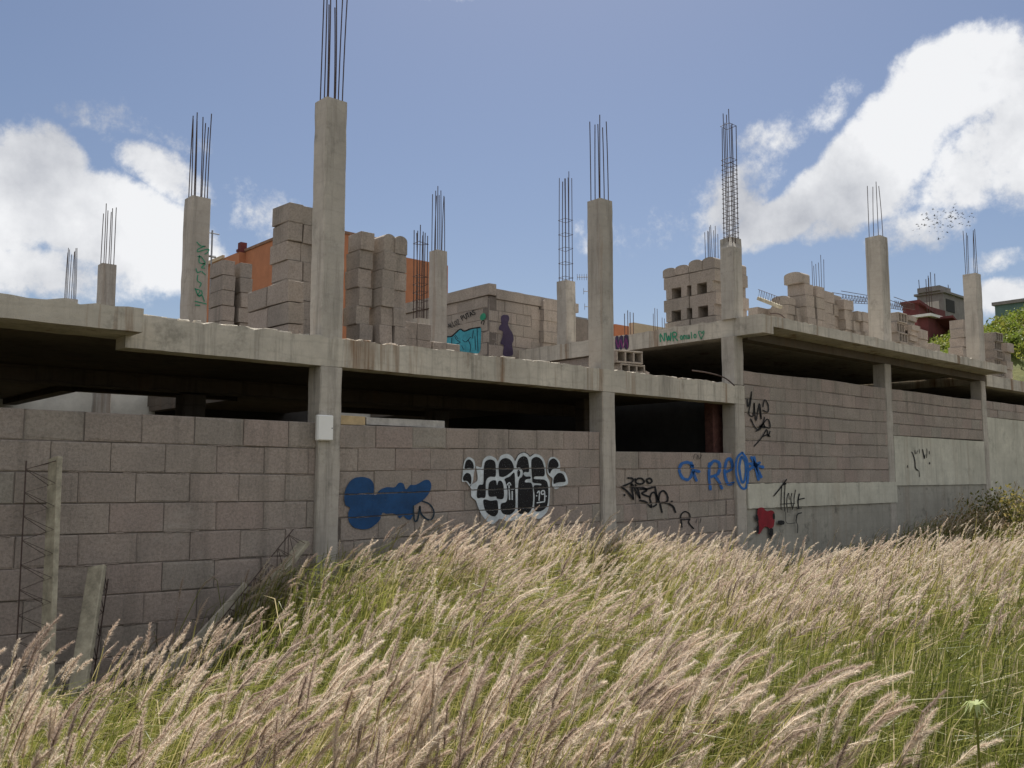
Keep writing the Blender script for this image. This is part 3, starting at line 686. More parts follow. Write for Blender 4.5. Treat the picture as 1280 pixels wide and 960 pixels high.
# the tall group round the corner column
p = onX(353,400,4.95)
for j in range(3):
    for i in range(2):
        nm = ('near','far')[i]; up = ('top','middle','bottom')[j]
        n_ = 2-j
        block((5.05+.01*j, 9.36+.26+i*.52+random.gauss(0,.01), ZR+.002+n_*.255), random.gauss(0,.015), f'long block, {nm} one in {up} course of low stack left of tallest column', G1, 'plain', (.2,.51,.25))
for i,n in enumerate((8,8,7,7)):
    x = 5.44+i*.215; cn = ('left','second','third','right')[i]
    for j in range(n):
        up = n-1-j; pos = 'topmost' if up == 0 else ORD[up]+' from the top'
        block((x+.1+random.gauss(0,.006), 10.30+.22+.02*i+random.gauss(0,.012), ZR+.002+j*.25), random.gauss(0,.02), f'grey block, {pos} in {cn} pile behind the tallest column', G1, 'plain', (.205,.44,.25))
p = at(449,400,11.8); stack(p.x-.02, p.y, ZR+.002, [7], 'lone narrow pile right of tallest column', G1, (.205,.34,.25), look='grey block', jit=.02)
p = at(481,400,11.9); stack(p.x-.06, p.y, ZR+.002, [7,7], 'curved topped twins by orange wall', G1, (.20,.3,.25), topkind='arch', gap=.01, colnames=['left one','right one'], look='floor block', dirx=(1,0))
p = at(503,420,13.0); stack(p.x, p.y, ZR+.002, [3,3,2,2], 'low row by orange wall', G1, (.26,.3,.25), gap=.012, colnames=['leftmost pile','second pile','third pile','rightmost pile'], look='brown block')
# hollow blocks lying by the middle column
p = at(770,462,13.6)
for j in range(2):
    for i in range(1):
        block((p.x+.28+.06*j*(-1)+.05, p.y+.05, ZR+.004+j*.205), -.12-.1*j, ('lower','upper')[j]+' open celled hollow block lying right of the middle column', G1, 'hollow', (.5,.25,.2))
block((p.x+.62, p.y+.02, ZR+.004), .5, 'broken grey block lying beside two open celled hollow blocks', G1, 'plain', (.25,.2,.12))
# stack of floor blocks with square holes behind the ragged column
for i in range(3):
    X0 = 13.36+.34*i
    nm = ('front','middle','rear')[i]
    for j in range(2):
        for q in range(2):
            block((X0+random.gauss(0,.012), 9.42+.30+q*.60-.16+random.gauss(0,.012), ZW+.20+j*.42), random.gauss(0,.02), f'grey footed floor block, {("right","left")[q]} one in {("lower","upper")[j]} {nm} row behind ragged column', G1, 'bridge', (.30,.58,.415))
    for q in range(2):
        block((X0, 9.56+q*.58, ZW+.003), random.gauss(0,.01), f'flat grey block, {("right","left")[q]} one under {nm} row of footed floor blocks', G1, 'plain', (.32,.56,.193))
    for q in range(4):
        block((X0+random.gauss(0,.012), 9.42+q*.30+random.gauss(0,.012), ZW+1.045), random.gauss(0,.03), f'curved block, {("rightmost","second from right","third from right","leftmost")[q]} of {nm} row atop footed floor blocks', G1, 'archy', (.30,.285,.215 if q < 2 else .17))
# wing roof: piles between the ragged column and the next ones
def pile(px, d, n, dims, lab, kind='plain', topkind=None, off=(0,0), rz=0, jit=.015):
    p = at(px, 400, d)
    for j in range(n):
        up = n-1-j; pos = 'topmost' if up == 0 else ORD[up]+' from the top'
        l_ = f'{pos} block in {lab}'; l_ = l_[0].upper()+l_[1:] if False else l_
        if l_ in used_labels: print('DUP', l_)
        used_labels.add(l_)
        block((p.x+off[0]+random.gauss(0,jit), p.y+off[1]+random.gauss(0,jit), ZW+.003+j*dims[2]), rz+random.gauss(0,.03), l_, G1, topkind if (topkind and up == 0) else kind, dims)
pile(950,19.5,5,(.5,.25,.2),'the low pile under the jutting joist'); pile(964,19.6,5,(.4,.3,.2),'second low pile right of the jutting joist')
pile(979,19.2,6,(.3,.4,.2),'squat pile left of the leaning tower',topkind='archy'); pile(991,19.4,5,(.3,.4,.2),'pile touching the left side of the leaning tower',topkind='archy')
pA = at(1006,400,19.4)
for j in range(7):
    up = 6-j; pos = 'topmost' if up == 0 else ORD[up]+' from the top'
    block((pA.x-.012*j+(-.10 if j == 6 else 0), pA.y+.01*j, ZW+.003+j*.25), random.gauss(0,.02), f'{pos} block in the leaning single tower right of the ragged column', G1, 'archy' if j == 6 else 'plain', (.34,.42,.25))
    if j < 6: block((pA.x+.36, pA.y+.02, ZW+.003+j*.25), random.gauss(0,.02), f'{"topmost" if j==5 else ORD[5-j]+" from the top"} block in backing pile right of leaning tower', G1, 'plain', (.34,.42,.25))
for i,(px,d,n,lab) in enumerate(((1028,20.2,6,'pinkish pile below the thin rods'),(1040,20.6,6,'second pinkish pile below the thin rods'),(1053,20.6,6,'untidy pile left of the fourth column'),(1066,20.8,5,'second untidy pile left of the fourth column'),(1078,20.9,5,'pile touching the fourth column'))):
    pile(px, d, n, (.42,.34,.25 if i < 2 else .23), lab, jit=.03 if i > 1 else .015, kind='plain' if i != 3 else 'plain')
for i,(px,d,n,kind,lab) in enumerate(((1120,21.2,5,'hollow','holed pile right of the fourth column'),(1133,21.6,5,'bridge','second holed pile right of the fourth column'),(1147,22.2,4,'plain','low pile left of the red house'),(1160,23.0,3,'plain','lowest pile before the green hill'),
        (1199,23.6,6,'plain','pale pile left of the last column'),(1212,24.0,5,'bridge','pile half behind the last column'),(1238,24.2,5,'hollow','pile right of the last column'),(1249,24.6,4,'plain','outermost pile at the roof end'))):
    pile(px, d, n, (.45,.36,.24), lab, kind=kind, jit=.03)

# hut of blocks with the teal paint
H = empty('block_hut', (11.97,14,ZR)); tag(H, 'small raw block hut on the roof with teal panel and dark figure painted', 'hut')
hw = block_wall(14.0, 19.5, 5.42, ZR, 11.97, row=.25, axis=1, parent=H, mat=M_LOOSE, name='wall')
hf = block_wall(11.97, 13.4, 5.36, ZR, 14.0, row=.25, parent=H, mat=M_LOOSE, name='wall')
m = MB(); m.box((12.18,14.21,ZR),(15.5,19.5,5.30)); m.build('core', M_MORT, H)
m = MB(); m.slab((11.93,13.96,5.425),(12.13,19.5,5.66), 12, .006, .0, .5, 1); m.build('parapet', M_LOOSE, H)
m = MB(); m.slab((12.14,13.965,5.365),(14.6,14.17,5.57), 12, .006); m.build('parapet', M_LOOSE, H)
g = Paint('X', 11.97, 550, 350, 8.533)
g.fill([(80,605),(125,600),(170,560),(215,525),(260,540),(330,520),(420,505),(438,530),(436,640),(420,775),(330,775),(200,758),(80,745)], P_TEAL, .012, 3)
g.line([(80,605),(125,600),(170,560),(215,525),(260,545),(330,520),(425,505)], 14, P_BLACK, .016)
for q in ([(125,620),(122,740)],[(155,600),(180,640),(215,665),(165,690),(200,720)],[(240,640),(275,660),(325,610)],[(300,640),(325,700),(320,765)],[(355,540),(345,620)],[(395,520),(405,760)],[(200,690),(150,720)],[(165,590),(190,625)],[(230,700),(250,740)],[(372,600),(378,740)]): g.line(q, 7, P_NAVY, .016)
text(g, 'ALLOZ', (95,515), (215,465), 48, 6, P_BLACK, .012); text(g, 'PUTAS', (235,432), (385,358), 46, 8, P_BLACK, .012)
g.fill([(430,420),(430,380),(462,352),(486,370),(484,410),(455,428)], P_GREEN, .012, 3); g.line([(440,465),(445,440),(470,435),(462,475)], 9, P_BLACK, .012)
g.done(hw, 'black words above a teal painted panel')
g = Paint('Y', 14.0, 550, 350, 8.533)
g.fill([(650,420),(655,385),(690,370),(730,380),(738,420),(725,465),(745,520),(775,570),(785,640),(770,690),(775,800),(675,805),(680,700),(645,680),(665,610),(670,550),(632,530),(635,490),(655,470)], P_PURP, .010, 4)
g.line([(560,630),(610,650),(580,680),(600,720)], 10, mat_paint('pale spray',(.42,.36,.32),.6), .010)
g.done(hf, 'dark purple standing figure shape')
# blocks stacked on the wing beside the hut
p = at(664,400,19.2); stack(p.x, p.y, ZW+.002, [4,4], 'pile right of the painted hut', G1, (.34,.4,.24), colnames=['left half','right half'], look='grey block')
p = at(684,400,19.4); stack(p.x-.12, p.y, ZW+.002, [5], 'curved topped pile left of the caged rods', G1, (.42,.4,.24), topkind='arch', look='grey block')

# ------------------------------------------------------------------ lattice joists leaning on the left wall
def joist(name, base, top, lat, label, w=.125, th=.05, lh=.17, cat='joist', flange=True):
    base = Vector(base); top = Vector(top); ax = (top-base); L = ax.length; ax.normalize()
    lat = Vector(lat); lat = (lat-ax*lat.dot(ax)).normalized(); side = ax.cross(lat).normalized()
    E_ = empty(name, base); tag(E_, label, cat, 'lattice joists leaning on the wall')
    M = Matrix((( side.x,lat.x,ax.x,base.x),(side.y,lat.y,ax.y,base.y),(side.z,lat.z,ax.z,base.z),(0,0,0,1)))
    m = MB(); m.cbox((-w/2,-th,0),(w/2,0,L), .006, .5, M, .003); m.build('flange', M_JOIST, E_)
    m = MB(); 
    m.tube([M@Vector((0,lh,z)) for z in (.0,L*.5,L*.97)], .006, 5)
    n = int(L/.2)
    for s in (-1,1):
        pts = []
        for i in range(n*2+1):
            z = .04+(L-.08)*i/(n*2); pts.append(M@Vector(((s*.006,lh,z)) if i%2 else (s*w*.36,-.005,z)))
        m.tube(pts, .0042, 4)
    m.build('lattice_bars', M_REBAR, E_)
joist('lattice_joist', (2.17,7.95,-.35), (2.30,8.50,1.86), (-1,-.35,.05), 'tall pale lattice joist standing almost upright against the left wall', .13, .055, .24)
joist('lattice_joist', (2.33,7.75,-.45), (2.70,8.42,.90), (.62,.5,-.25), 'short lattice joist with its rusty bars turned right, near left wall bottom', .15, .05, .16)
joist('lattice_joist', (3.35,7.95,-.15), (4.72,8.45,1.04), (-.6,-.25,.75), 'lattice joist slanting up to the foot of the corner column', .12, .05, .20)
PL = empty('wooden_plank', (3.05,7.85,-.1)); tag(PL, 'weathered plank slanting out of the grass below the left wall', 'plank')
m = MB(); a = Vector((2.95,7.8,-.12)); b_ = Vector((4.05,8.33,.64)); ax = (b_-a).normalized(); sd_ = ax.cross(Vector((.3,-1,.2))).normalized(); nn = sd_.cross(ax)
M = Matrix(((sd_.x,nn.x,ax.x,a.x),(sd_.y,nn.y,ax.y,a.y),(sd_.z,nn.z,ax.z,a.z),(0,0,0,1)))
m.cbox((-.05,-.015,0),(.05,.015,(b_-a).length), .004, .5, M, .002); m.build('board', mat_plain('grey wood',(.38,.345,.28),.9,.35,9), PL)

# white box on the corner column
U = empty('utility_box', (4.99,FY-.06,2.07)); tag(U, 'small white utility box fixed to the column between two graffiti walls', 'utility box')
m = MB(); m.cbox((4.905,FY-.055,2.075),(5.095,FY-.004,2.35), .008); m.build('case', M_BOX, U)
m = MB(); m.cbox((4.911,FY-.067,2.083),(5.089,FY-.056,2.342), .003); m.build('lid', M_BOX, U)
m = MB(); m.tube([(5.075,FY-.072,2.21),(5.075,FY-.066,2.21)], .007, 8); m.build('screw', M_METAL, U)

for (xa,xb,z0,th,y0,mat,lab) in ((5.26,5.60,2.268,.10,8.70,mat_plain('raw pine',(.50,.38,.22),.85,.25,8),'short raw yellow board on the wall top beside the white box'),(5.63,6.75,2.278,.085,8.72,mat_plain('old painted board',(.42,.40,.37),.85,.5,5),'long faded grey board lying on the wall top above the blue paint')):
    Bd = empty('wooden_board', (xa,y0,z0)); tag(Bd, lab, 'board', 'boards on the wall top'); m = MB()
    m.cbox((xa,y0,z0),(xb,y0+.13,z0+th), .004, .5, None, .003); m.build('board', mat, Bd)
# joist jutting out over the wing roof, loose wire, light pole
pj = at(950,374,19.0); Jt = empty('lattice_joist', pj); tag(Jt, 'pale joist with thin wire lattice jutting over the low roof blocks', 'joist', 'lattice joists on the roof')
a = at(948,373,19.3); b_ = at(976,384,18.6)
m = MB(); m.tube([a,b_], .05, 4); m.build('flange', M_JOIST, Jt)
m = MB(); up = Vector((0,0,.2)); n = 9; m.tube([a+up,b_+up],.007,4); m.tube([a.lerp(b_,i/(2*n))+(up if i%2 else up*.1) for i in range(2*n+1)], .005, 4); m.build('lattice_bars', M_REBAR, Jt)
for (x0,x1,y0,y1,d,lab) in ((1046,1090,376,379,21.3,'rusty lattice girder lying on blocks left of the fourth column'),(1112,1138,383,388,22.2,'rusty lattice girder lying on blocks right of the fourth column')):
    a = at(x0,y0,d); b_ = at(x1,y1,d+.8); Jt = empty('lattice_girder', a); tag(Jt, lab, 'girder')
    m = MB(); 
    for w_ in (-.12,.12):
        o_ = Vector((0,w_,0)); n = 12
        m.tube([a+o_+Vector((0,0,.22)),b_+o_+Vector((0,0,.14))],.008,4); m.tube([a+o_,b_+o_],.008,4)
        m.tube([a.lerp(b_,i/(2*n))+o_+Vector((0,0,.14 if i%2 else 0)) for i in range(2*n+1)], .006, 4)
    m.build('bars', M_REBAR, Jt)
for (pts,lab) in (([(963,392,17.0),(975,393,17.1),(986,404,17.3),(984,412,17.2)],'bent rusty wire hanging over the corner of the raised roof'),([(1088,408,20.0),(1102,407,20.1),(1106,411,20.1),(1098,416,19.9),(1086,414,19.9)],'bent rusty wire loop beside the fourth column foot'),([(865,463,14.4),(885,466,14.5),(905,472,14.7),(918,482,14.6)],'loose dark wire trailing over the slab edge by the corner')):
    m = MB(); m.tube(smooth([tuple(at(*q)) for q in pts]), .012, 5); tag(m.build('loose_wire', M_REBAR), lab, 'wire')

# ------------------------------------------------------------------ buildings behind
def bld(name, label, cat='building', loc=(0,0,0)):
    o = empty(name, loc); tag(o, label, cat); return o
def house(px, py, d, xl, xr, name, label, mat, depth_px=None, roof=None, zlow=0, roof_mat=M_WHITE, roof_h=.25, over=.15, dl=None, wr=None):
    """box aligned with the street grid: near corner at pixel px; left face reaches pixel xl, right face pixel xr"""
    c = at(px,py,d); yl = onX(xl,py,c.x).y if dl is None else c.y+dl; xr_ = onY(xr,py,c.y).x if wr is None else c.x+wr
    o = bld(name, label, loc=(c.x,c.y,zlow)); m = MB(); m.box((c.x,c.y,zlow-1),(xr_,yl,c.z)); m.build('wall', mat, o)
    if roof_h:
        m = MB(); m.box((c.x-over,c.y-over,c.z+.002),(xr_+over,yl+over,c.z+roof_h)); m.build('roof', roof_mat, o)
    return o, c, xr_, yl
o,c,xr_,yl = house(385, 283, 36, 308, 470, 'orange_house', 'tall orange rendered house rising behind the highest block stack', M_ORANGE, roof_h=.12, over=.05, roof_mat=M_TILE)
m = MB(); m.box((xr_+.01,c.y+.3,-1),(onY(560,330,c.y+.3).x,c.y+9,c.z-.4)); m.build('wing', M_ORANGE, o)
q0 = onX(308,318,c.x)
m = MB(); m.box((c.x-.3,yl+.01,-1),(c.x+6,onX(252,330,c.x-.3).y,c.z-.05)); m.build('wing', M_ORANGE, o)
m = MB(); m.box((c.x-.42,yl+1.5,c.z-.10),(c.x-.31,onX(252,330,c.x-.3).y,c.z+.06)); m.build('parapet', M_BEIGE, o)
m = MB(); m.box((c.x-.35,yl+.02,c.z-.04),(c.x+6.1,onX(296,330,c.x-.3).y,c.z+.08)); m.build('roof', M_RED, o)
m = MB(); m.box((c.x-.1,yl+.3,c.z+.08),(c.x+.2,yl+.6,c.z+.5)); m.build('chimney', M_RED, o)
pm = at(264,330,30); P_ = empty('antenna_mast', (pm.x,pm.y,pm.z-3)); tag(P_, 'thin mast right behind the column with green writing', 'mast')
pt_ = at(264,288,30); m = MB(); m.tube([(pm.x,pm.y,-1),(pm.x,pm.y,pt_.z)], .03, 6); m.build('pole', M_METAL, P_)
m = MB(); m.tube([(pm.x-.25,pm.y,pt_.z-.1),(pm.x+.25,pm.y,pt_.z-.1)], .02, 5); m.tube([(pm.x-.15,pm.y,pt_.z-.9),(pm.x+.15,pm.y,pt_.z-.9)], .04, 5); m.build('crossbar', M_METAL, P_)
# centre: tiled house, antenna, two more
o,c,xr_,yl = house(722, 408, 42, 700, 752, 'tiled_house', 'low house with brown tiled roofs glimpsed behind the middle columns', M_BEIGE, roof_h=0)
for i in range(3):
    z = c.z-.35-.62*i; y = c.y-.35*i-.1; m = MB()
    nn = 26; x0 = c.x-3; x1 = xr_+2.5
    for k in range(nn):
        xa = x0+(x1-x0)*k/nn; m.tube([(xa,y-.9,z-.25),(xa,y+1.0,z+.28)], .07, 5)
    m.box((x0,y-.85,z-.33),(x1,y+.9,z-.20)); m.build('tiled_roof', M_TILE, o)
m = MB(); q = at(727,404,41.0); m.box((q.x-.9,q.y-.2,q.z-.1),(q.x+.2,q.y+.3,q.z+.22)); m.build('roof_box', M_METAL, o)
pb = at(736,402,40); pt_ = at(735,345,40); A_ = empty('tv_antenna', pb); tag(A_, 'tall thin television antenna on the tiled house left of the middle column', 'antenna')
m = MB(); m.tube([(pb.x,pb.y,pb.z-1.5),(pb.x,pb.y,pt_.z)], .035, 6); m.build('mast', M_METAL, A_)
rd = Vector((sin(AZ),-cos(AZ),0))
for (zz,l0,l1,ne) in ((pt_.z-.05,-.5,.02,6),(pt_.z-.7,-.22,.05,2),(pt_.z-1.4,-.18,.02,2)):
    m = MB(); bp = Vector((pb.x,pb.y,zz)); m.tube([bp+rd*l0,bp+rd*l1],.018,5)
    for k in range(ne):
        q = bp+rd*(l0+(l1-l0)*k/max(ne-1,1)); m.tube([q+Vector((0,0,.14)),q-Vector((0,0,.14))],.01,4)
    m.build('element', M_METAL, A_)
o,c,xr_,yl = house(769, 405, 46, 760, 800, 'orange_house', 'small flat orange house just right of the middle column', M_ORANGE, roof_h=0)
o,c,xr_,yl = house(792, 403, 44, 786, 838, 'beige_house', 'low beige house between the middle column and the holed block stack', M_BEIGE, roof_h=0)
for i,(px,y0,y1,d) in enumerate(((781,416,390,18.5),(786,416,389,18.5),(791,416,391,18.5))): pass
RG = empty('starter_bars', at(786,418,17.6)); tag(RG, 'bundle of rusty starter bars rising behind the purple tagged beam', 'starter bars')
for px,y1 in ((781,392),(785,388),(788,390),(792,391)):
    a = at(px,421,17.6); m = MB(); m.tube([a,(a.x,a.y,at(px,y1,17.6).z)], .0075, 5); m.build('rebar', M_REBAR, RG)
RG = empty('starter_bars', at(822,414,18.6)); tag(RG, 'thin starter bars left of the holed floor block stack', 'starter bars')
for px,y1 in ((817,392),(819,385),(822,386),(828,397),(831,398)):
    a = at(px,420,18.6); m = MB(); m.tube([a,(a.x,a.y,at(px,y1,18.6).z)], .006, 5); m.build('rebar', M_REBAR, RG)
# right: grey shell, red houses, hill houses
o,c,xr_,yl = house(1179, 366, 60, 1146, 1222, 'grey_house', 'unfinished grey block house with rods on its flat roof, behind the red house', M_GREYB, roof_h=.15, roof_mat=M_GREYB)
m = MB(); m.box((c.x-.02,c.y+.3,c.z-4.6),(c.x-.005,yl-.2,c.z-.5)); m.build('lit_wall_face', M_PALEB, o)  # lit side of the house: the light is painted in as a paler sheet
for (xa,xb,za,zb) in ((.35,1.7,-1.2,-.35),(.3,1.4,-4.5,-3.2)):
    m = MB(); m.box((c.x+xa,c.y-.03,c.z+za),(c.x+xb,c.y-.005,c.z+zb)); m.build('window', M_DARKP, o)
m = MB(); m.box((c.x-.3,c.y+.1,c.z+.16),(c.x+1.5,c.y+1.6,c.z+.5)); m.build('roof_box', M_GREYB, o)
for i in range(7):
    x = c.x+random.uniform(.3,xr_-c.x); y = c.y+random.uniform(.2,2.5); m = MB(); m.tube([(x,y,c.z+.3),(x+random.uniform(-.1,.1),y,c.z+random.uniform(1.0,1.7))], .025, 4); m.build('rebar', M_REBAR, o)
o,c,xr_,yl = house(1148, 379, 52, 1128, 1181, 'red_house', 'upper dark red house with sloping roof below the grey house', M_RED, roof_h=0)
m = MB(); m.prism([(c.x-.3,c.z),(xr_+.3,c.z-.9),(xr_+.3,c.z-.6),(c.x-.3,c.z+.15)], c.y-.2, yl, lambda a,b_,y: Vector((a,y,b_))); m.build('roof', M_RED, o)
for i in range(3):
    q = at(1159+i*3,384,50); m = MB(); m.tube([(q.x,q.y,q.z-1),(q.x,q.y,q.z+1.6+.2*i)],.02,4); m.build('rebar', M_REBAR, o)
o,c,xr_,yl = house(1160, 396, 46, 1147, 1181, 'red_house', 'lower dark red house with white roof edge and lean-to canopy', M_RED, roof_h=.14, over=.25)
m = MB(); a0 = Vector((xr_-1.2,c.y-.9,c.z-.05)); m.prism([(0,0),(3.3,-1.25),(3.3,-1.13),(0,.12)], 0, 1.6, lambda a,b_,y: a0+Vector((a,y,b_))); m.build('canopy', M_RED, o)
m = MB(); m.box((xr_-.1,c.y+.9,-1),(xr_+3.2,c.y+4,c.z-.45)); m.build('side_wall', M_PALEB, o)

# ------------------------------------------------------------------ hillside
def hz(X, Y):
    r = (X*sin(AZ)-Y*cos(AZ)); d = (X*cos(AZ)+Y*sin(AZ))
    a = r/np.maximum(d,1)                                     # rises to the right of the last column
    return sm(28,46,d)*np.clip(sm(.36,.425,a)*(8.0+(a-.44)/.126*1.9),0,11.5) - .4
def hillside():
    xs = np.arange(20,130,2.5); ys = np.arange(-12,60,2.5); X,Y = np.meshgrid(xs,ys); Z = hz(X,Y)
    b = MB(); b.v = [(x,y,z) for x,y,z in zip(X.ravel(),Y.ravel(),Z.ravel())]; nx = len(xs); b.smooth = True
    for j in range(len(ys)-1):
        for i in range(nx-1): b.f.append((j*nx+i,j*nx+i+1,(j+1)*nx+i+1,(j+1)*nx+i)); b.r.append(.5)
    k = N('hill soil'); p = k.pos(); n1 = k.noise(p,.35,6); n2 = k.noise(p,3,6,.7)
    c = k.mix(k.rng(n1,.35,.65), (.06,.085,.018), (.12,.11,.04)); c = k.mix(k.rng(n2,.4,.7,0,.5), c, (.05,.06,.02))
    tag(b.build('hillside', k.pbr(c,.95,k.bump(n2,.6,.1))), kind='structure')
hillside()
M_SHRUB = mat_leaf('shrub leaves', [(.05,.08,.016),(.105,.15,.024),(.16,.205,.032),(.22,.22,.04),(.12,.12,.03)], .4)
M_TWIG = mat_plain('twig', (.14,.105,.075), .9, .3, 12)
def leaf_cloud(n, centre, rad, size, seed, squash=.75):
    """leaf faces in clumps through a crown volume; returns verts, faces, tint"""
    r = np.random.default_rng(seed); nc = max(6,int(n/45))
    cc = r.normal(size=(nc,3)); cc /= np.linalg.norm(cc,axis=1)[:,None]; cc *= (r.random((nc,1))**.4); cc[:,2] = np.abs(cc[:,2])*1.0-.15
    idx = r.integers(0,nc,n); tone = r.random(nc)
    p = cc[idx]+r.normal(size=(n,3))*.17
    p = p*np.array([rad,rad,rad*squash])+np.array(centre)
    a = r.normal(size=(n,3)); a /= np.linalg.norm(a,axis=1)[:,None]; b = np.cross(a, r.normal(size=(n,3))); b /= np.linalg.norm(b,axis=1)[:,None]
    s = size*r.uniform(.6,1.3,(n,1))
    v = np.stack([p-a*s, p+b*s*.45, p+a*s, p-b*s*.45],1).reshape(-1,3)
    tint = np.clip(tone[idx]*.7+r.random(n)*.3,0,1)
    return v, tint
def np_mesh(name, V, nper, tint, mat, parent=None):
    """mesh of n separate faces with nper corners each"""
    n = len(V)//nper; me = bpy.data.meshes.new(name)
    me.vertices.add(len(V)); me.vertices.foreach_set('co', V.astype(np.float32).ravel())
    me.loops.add(len(V)); me.loops.foreach_set('vertex_index', np.arange(len(V),dtype=np.int32))
    me.polygons.add(n); me.polygons.foreach_set('loop_start', np.arange(0,len(V),nper,dtype=np.int32)); me.polygons.foreach_set('loop_total', np.full(n,nper,dtype=np.int32))
    a = me.attributes.new('rnd','FLOAT','FACE'); a.data.foreach_set('value', np.asarray(tint,np.float32))
    me.materials.append(mat); me.update(calc_edges=True)
    o = bpy.data.objects.new(name, me); COL.objects.link(o)
    if parent: o.parent = parent; o.matrix_parent_inverse = parent.matrix_basis.inverted()
    return o
def hill_shrubs():
    V = []; T = []; r = np.random.default_rng(5)
    for i in range(850):
        d = r.uniform(40,62); a = r.uniform(.40,.80); R = a*d
        X = d*cos(AZ)+R*sin(AZ); Y = d*sin(AZ)-R*cos(AZ); z = float(hz(np.array(X),np.array(Y)))
        rad = r.uniform(.4,1.0); v,t = leaf_cloud(200, (X,Y,z+.1), rad, .085, i+100)
        V.append(v); T.append(np.clip(t*.6+r.random()*.4,0,1))
    tag(np_mesh('hillside_shrubs', np.concatenate(V), 4, np.concatenate(T), M_SHRUB), kind='stuff')
hill_shrubs()
def hillhouse(px,py,d,w,h,dep,name,label,mat):
    c = at(px,py,d); o = bld(name,label,loc=(c.x,c.y,c.z-h)); 
    m = MB(); m.box((c.x,c.y,c.z-h),(c.x+w,c.y+dep,c.z)); m.build('wall', mat, o)
    m = MB(); m.box((c.x-.2,c.y-.2,c.z+.003),(c.x+w+.2,c.y+dep+.2,c.z+.3)); m.build('roof', M_GREYB, o)
    for i in range(int(w/3)):
        m = MB(); m.box((c.x+1+3*i,c.y-.03,c.z-2.1),(c.x+2.2+3*i,c.y-.004,c.z-.9)); m.build('window', M_DARKP, o)
hillhouse(1306,374,80,14,9,onX(1243,374,at(1306,374,80).x).y-at(1306,374,80).y,'teal_house','long teal house along the top of the green hill',M_TEAL)
hillhouse(1345,368,92,14,9,onX(1267,368,at(1345,368,92).x).y-at(1345,368,92).y,'beige_house','beige house behind the teal one on the hill top',M_BEIGE)

# ------------------------------------------------------------------ birds
bm_ = MB()
bm_.tube([(-.16,0,0),(-.10,0,.0),(0,0,.01),(.10,0,.005),(.17,0,.015)], [.006,.03,.042,.03,.008], 6)
for s in (-1,1):
    bm_.mesh([(.07,0,.02),(-.06,0,.02),(-.02,s*.17,.09),(.05,s*.17,.095),(-.04,s*.36,.05)], [(0,1,2,3),(3,2,4)])
bm_.mesh([(-.13,-.015,0),(-.13,.015,0),(-.25,.04,.0),(-.25,-.04,.0)], [(0,1,2,3)])
bird_me = bm_.data('bird', M_BIRD)
for i in range(95):
    u = random.gauss(0,1); v = random.gauss(0,1)
    px = 1178+u*20+v*3; py = 276-u*5+v*8
    o = bpy.data.objects.new('bird', bird_me); COL.objects.link(o); o.location = at(px,py,random.uniform(95,112))
    o.rotation_euler = (random.uniform(-.6,.6), random.uniform(-.3,.3), random.uniform(-.9,.9)+2.6); s = random.uniform(.55,.9); o.scale = (s,s,s)
    tag(o, 'tiny dark bird in the flock flying below the big right cloud', 'bird', 'flock of birds')

# ------------------------------------------------------------------ fountain grass
WIND = np.array([sin(AZ), -cos(AZ), 0.0])                 # blowing to the right of the photograph
M_PLUME = mat_leaf('grass plume', [(.33,.25,.21),(.54,.43,.35),(.69,.585,.475),(.79,.71,.59),(.35,.26,.22)], .5)
M_BLADE = mat_leaf('grass blade', [(.065,.08,.017),(.135,.155,.032),(.215,.22,.055),(.33,.29,.11),(.50,.42,.26)], .5, rough=.45)
def vnoise(X, Y, f, seed):
    r = np.random.default_rng(seed); ph = r.uniform(0,6.28,(5,3)); k = r.normal(size=(5,2))*f
    return sum(np.sin(X*k[i,0]+Y*k[i,1]+ph[i,0]) for i in range(5))/5**.5
def scatter(n, dmin, dmax, seed, wall=8.42):
    r = np.random.default_rng(seed); d = np.sqrt(r.uniform(dmin**2,dmax**2,n)); a = r.uniform(-.74,.74,n)
    X = d*cos(AZ)+a*d*sin(AZ); Y = d*sin(AZ)-a*d*cos(AZ)
    ok = Y < wall; return X[ok],Y[ok],d[ok]
def unit(v): return v/np.maximum(np.linalg.norm(v,axis=-1,keepdims=True),1e-9)
GV4=[];GT4=[];PV3=[];PT3=[];SV4=[];ST4=[]
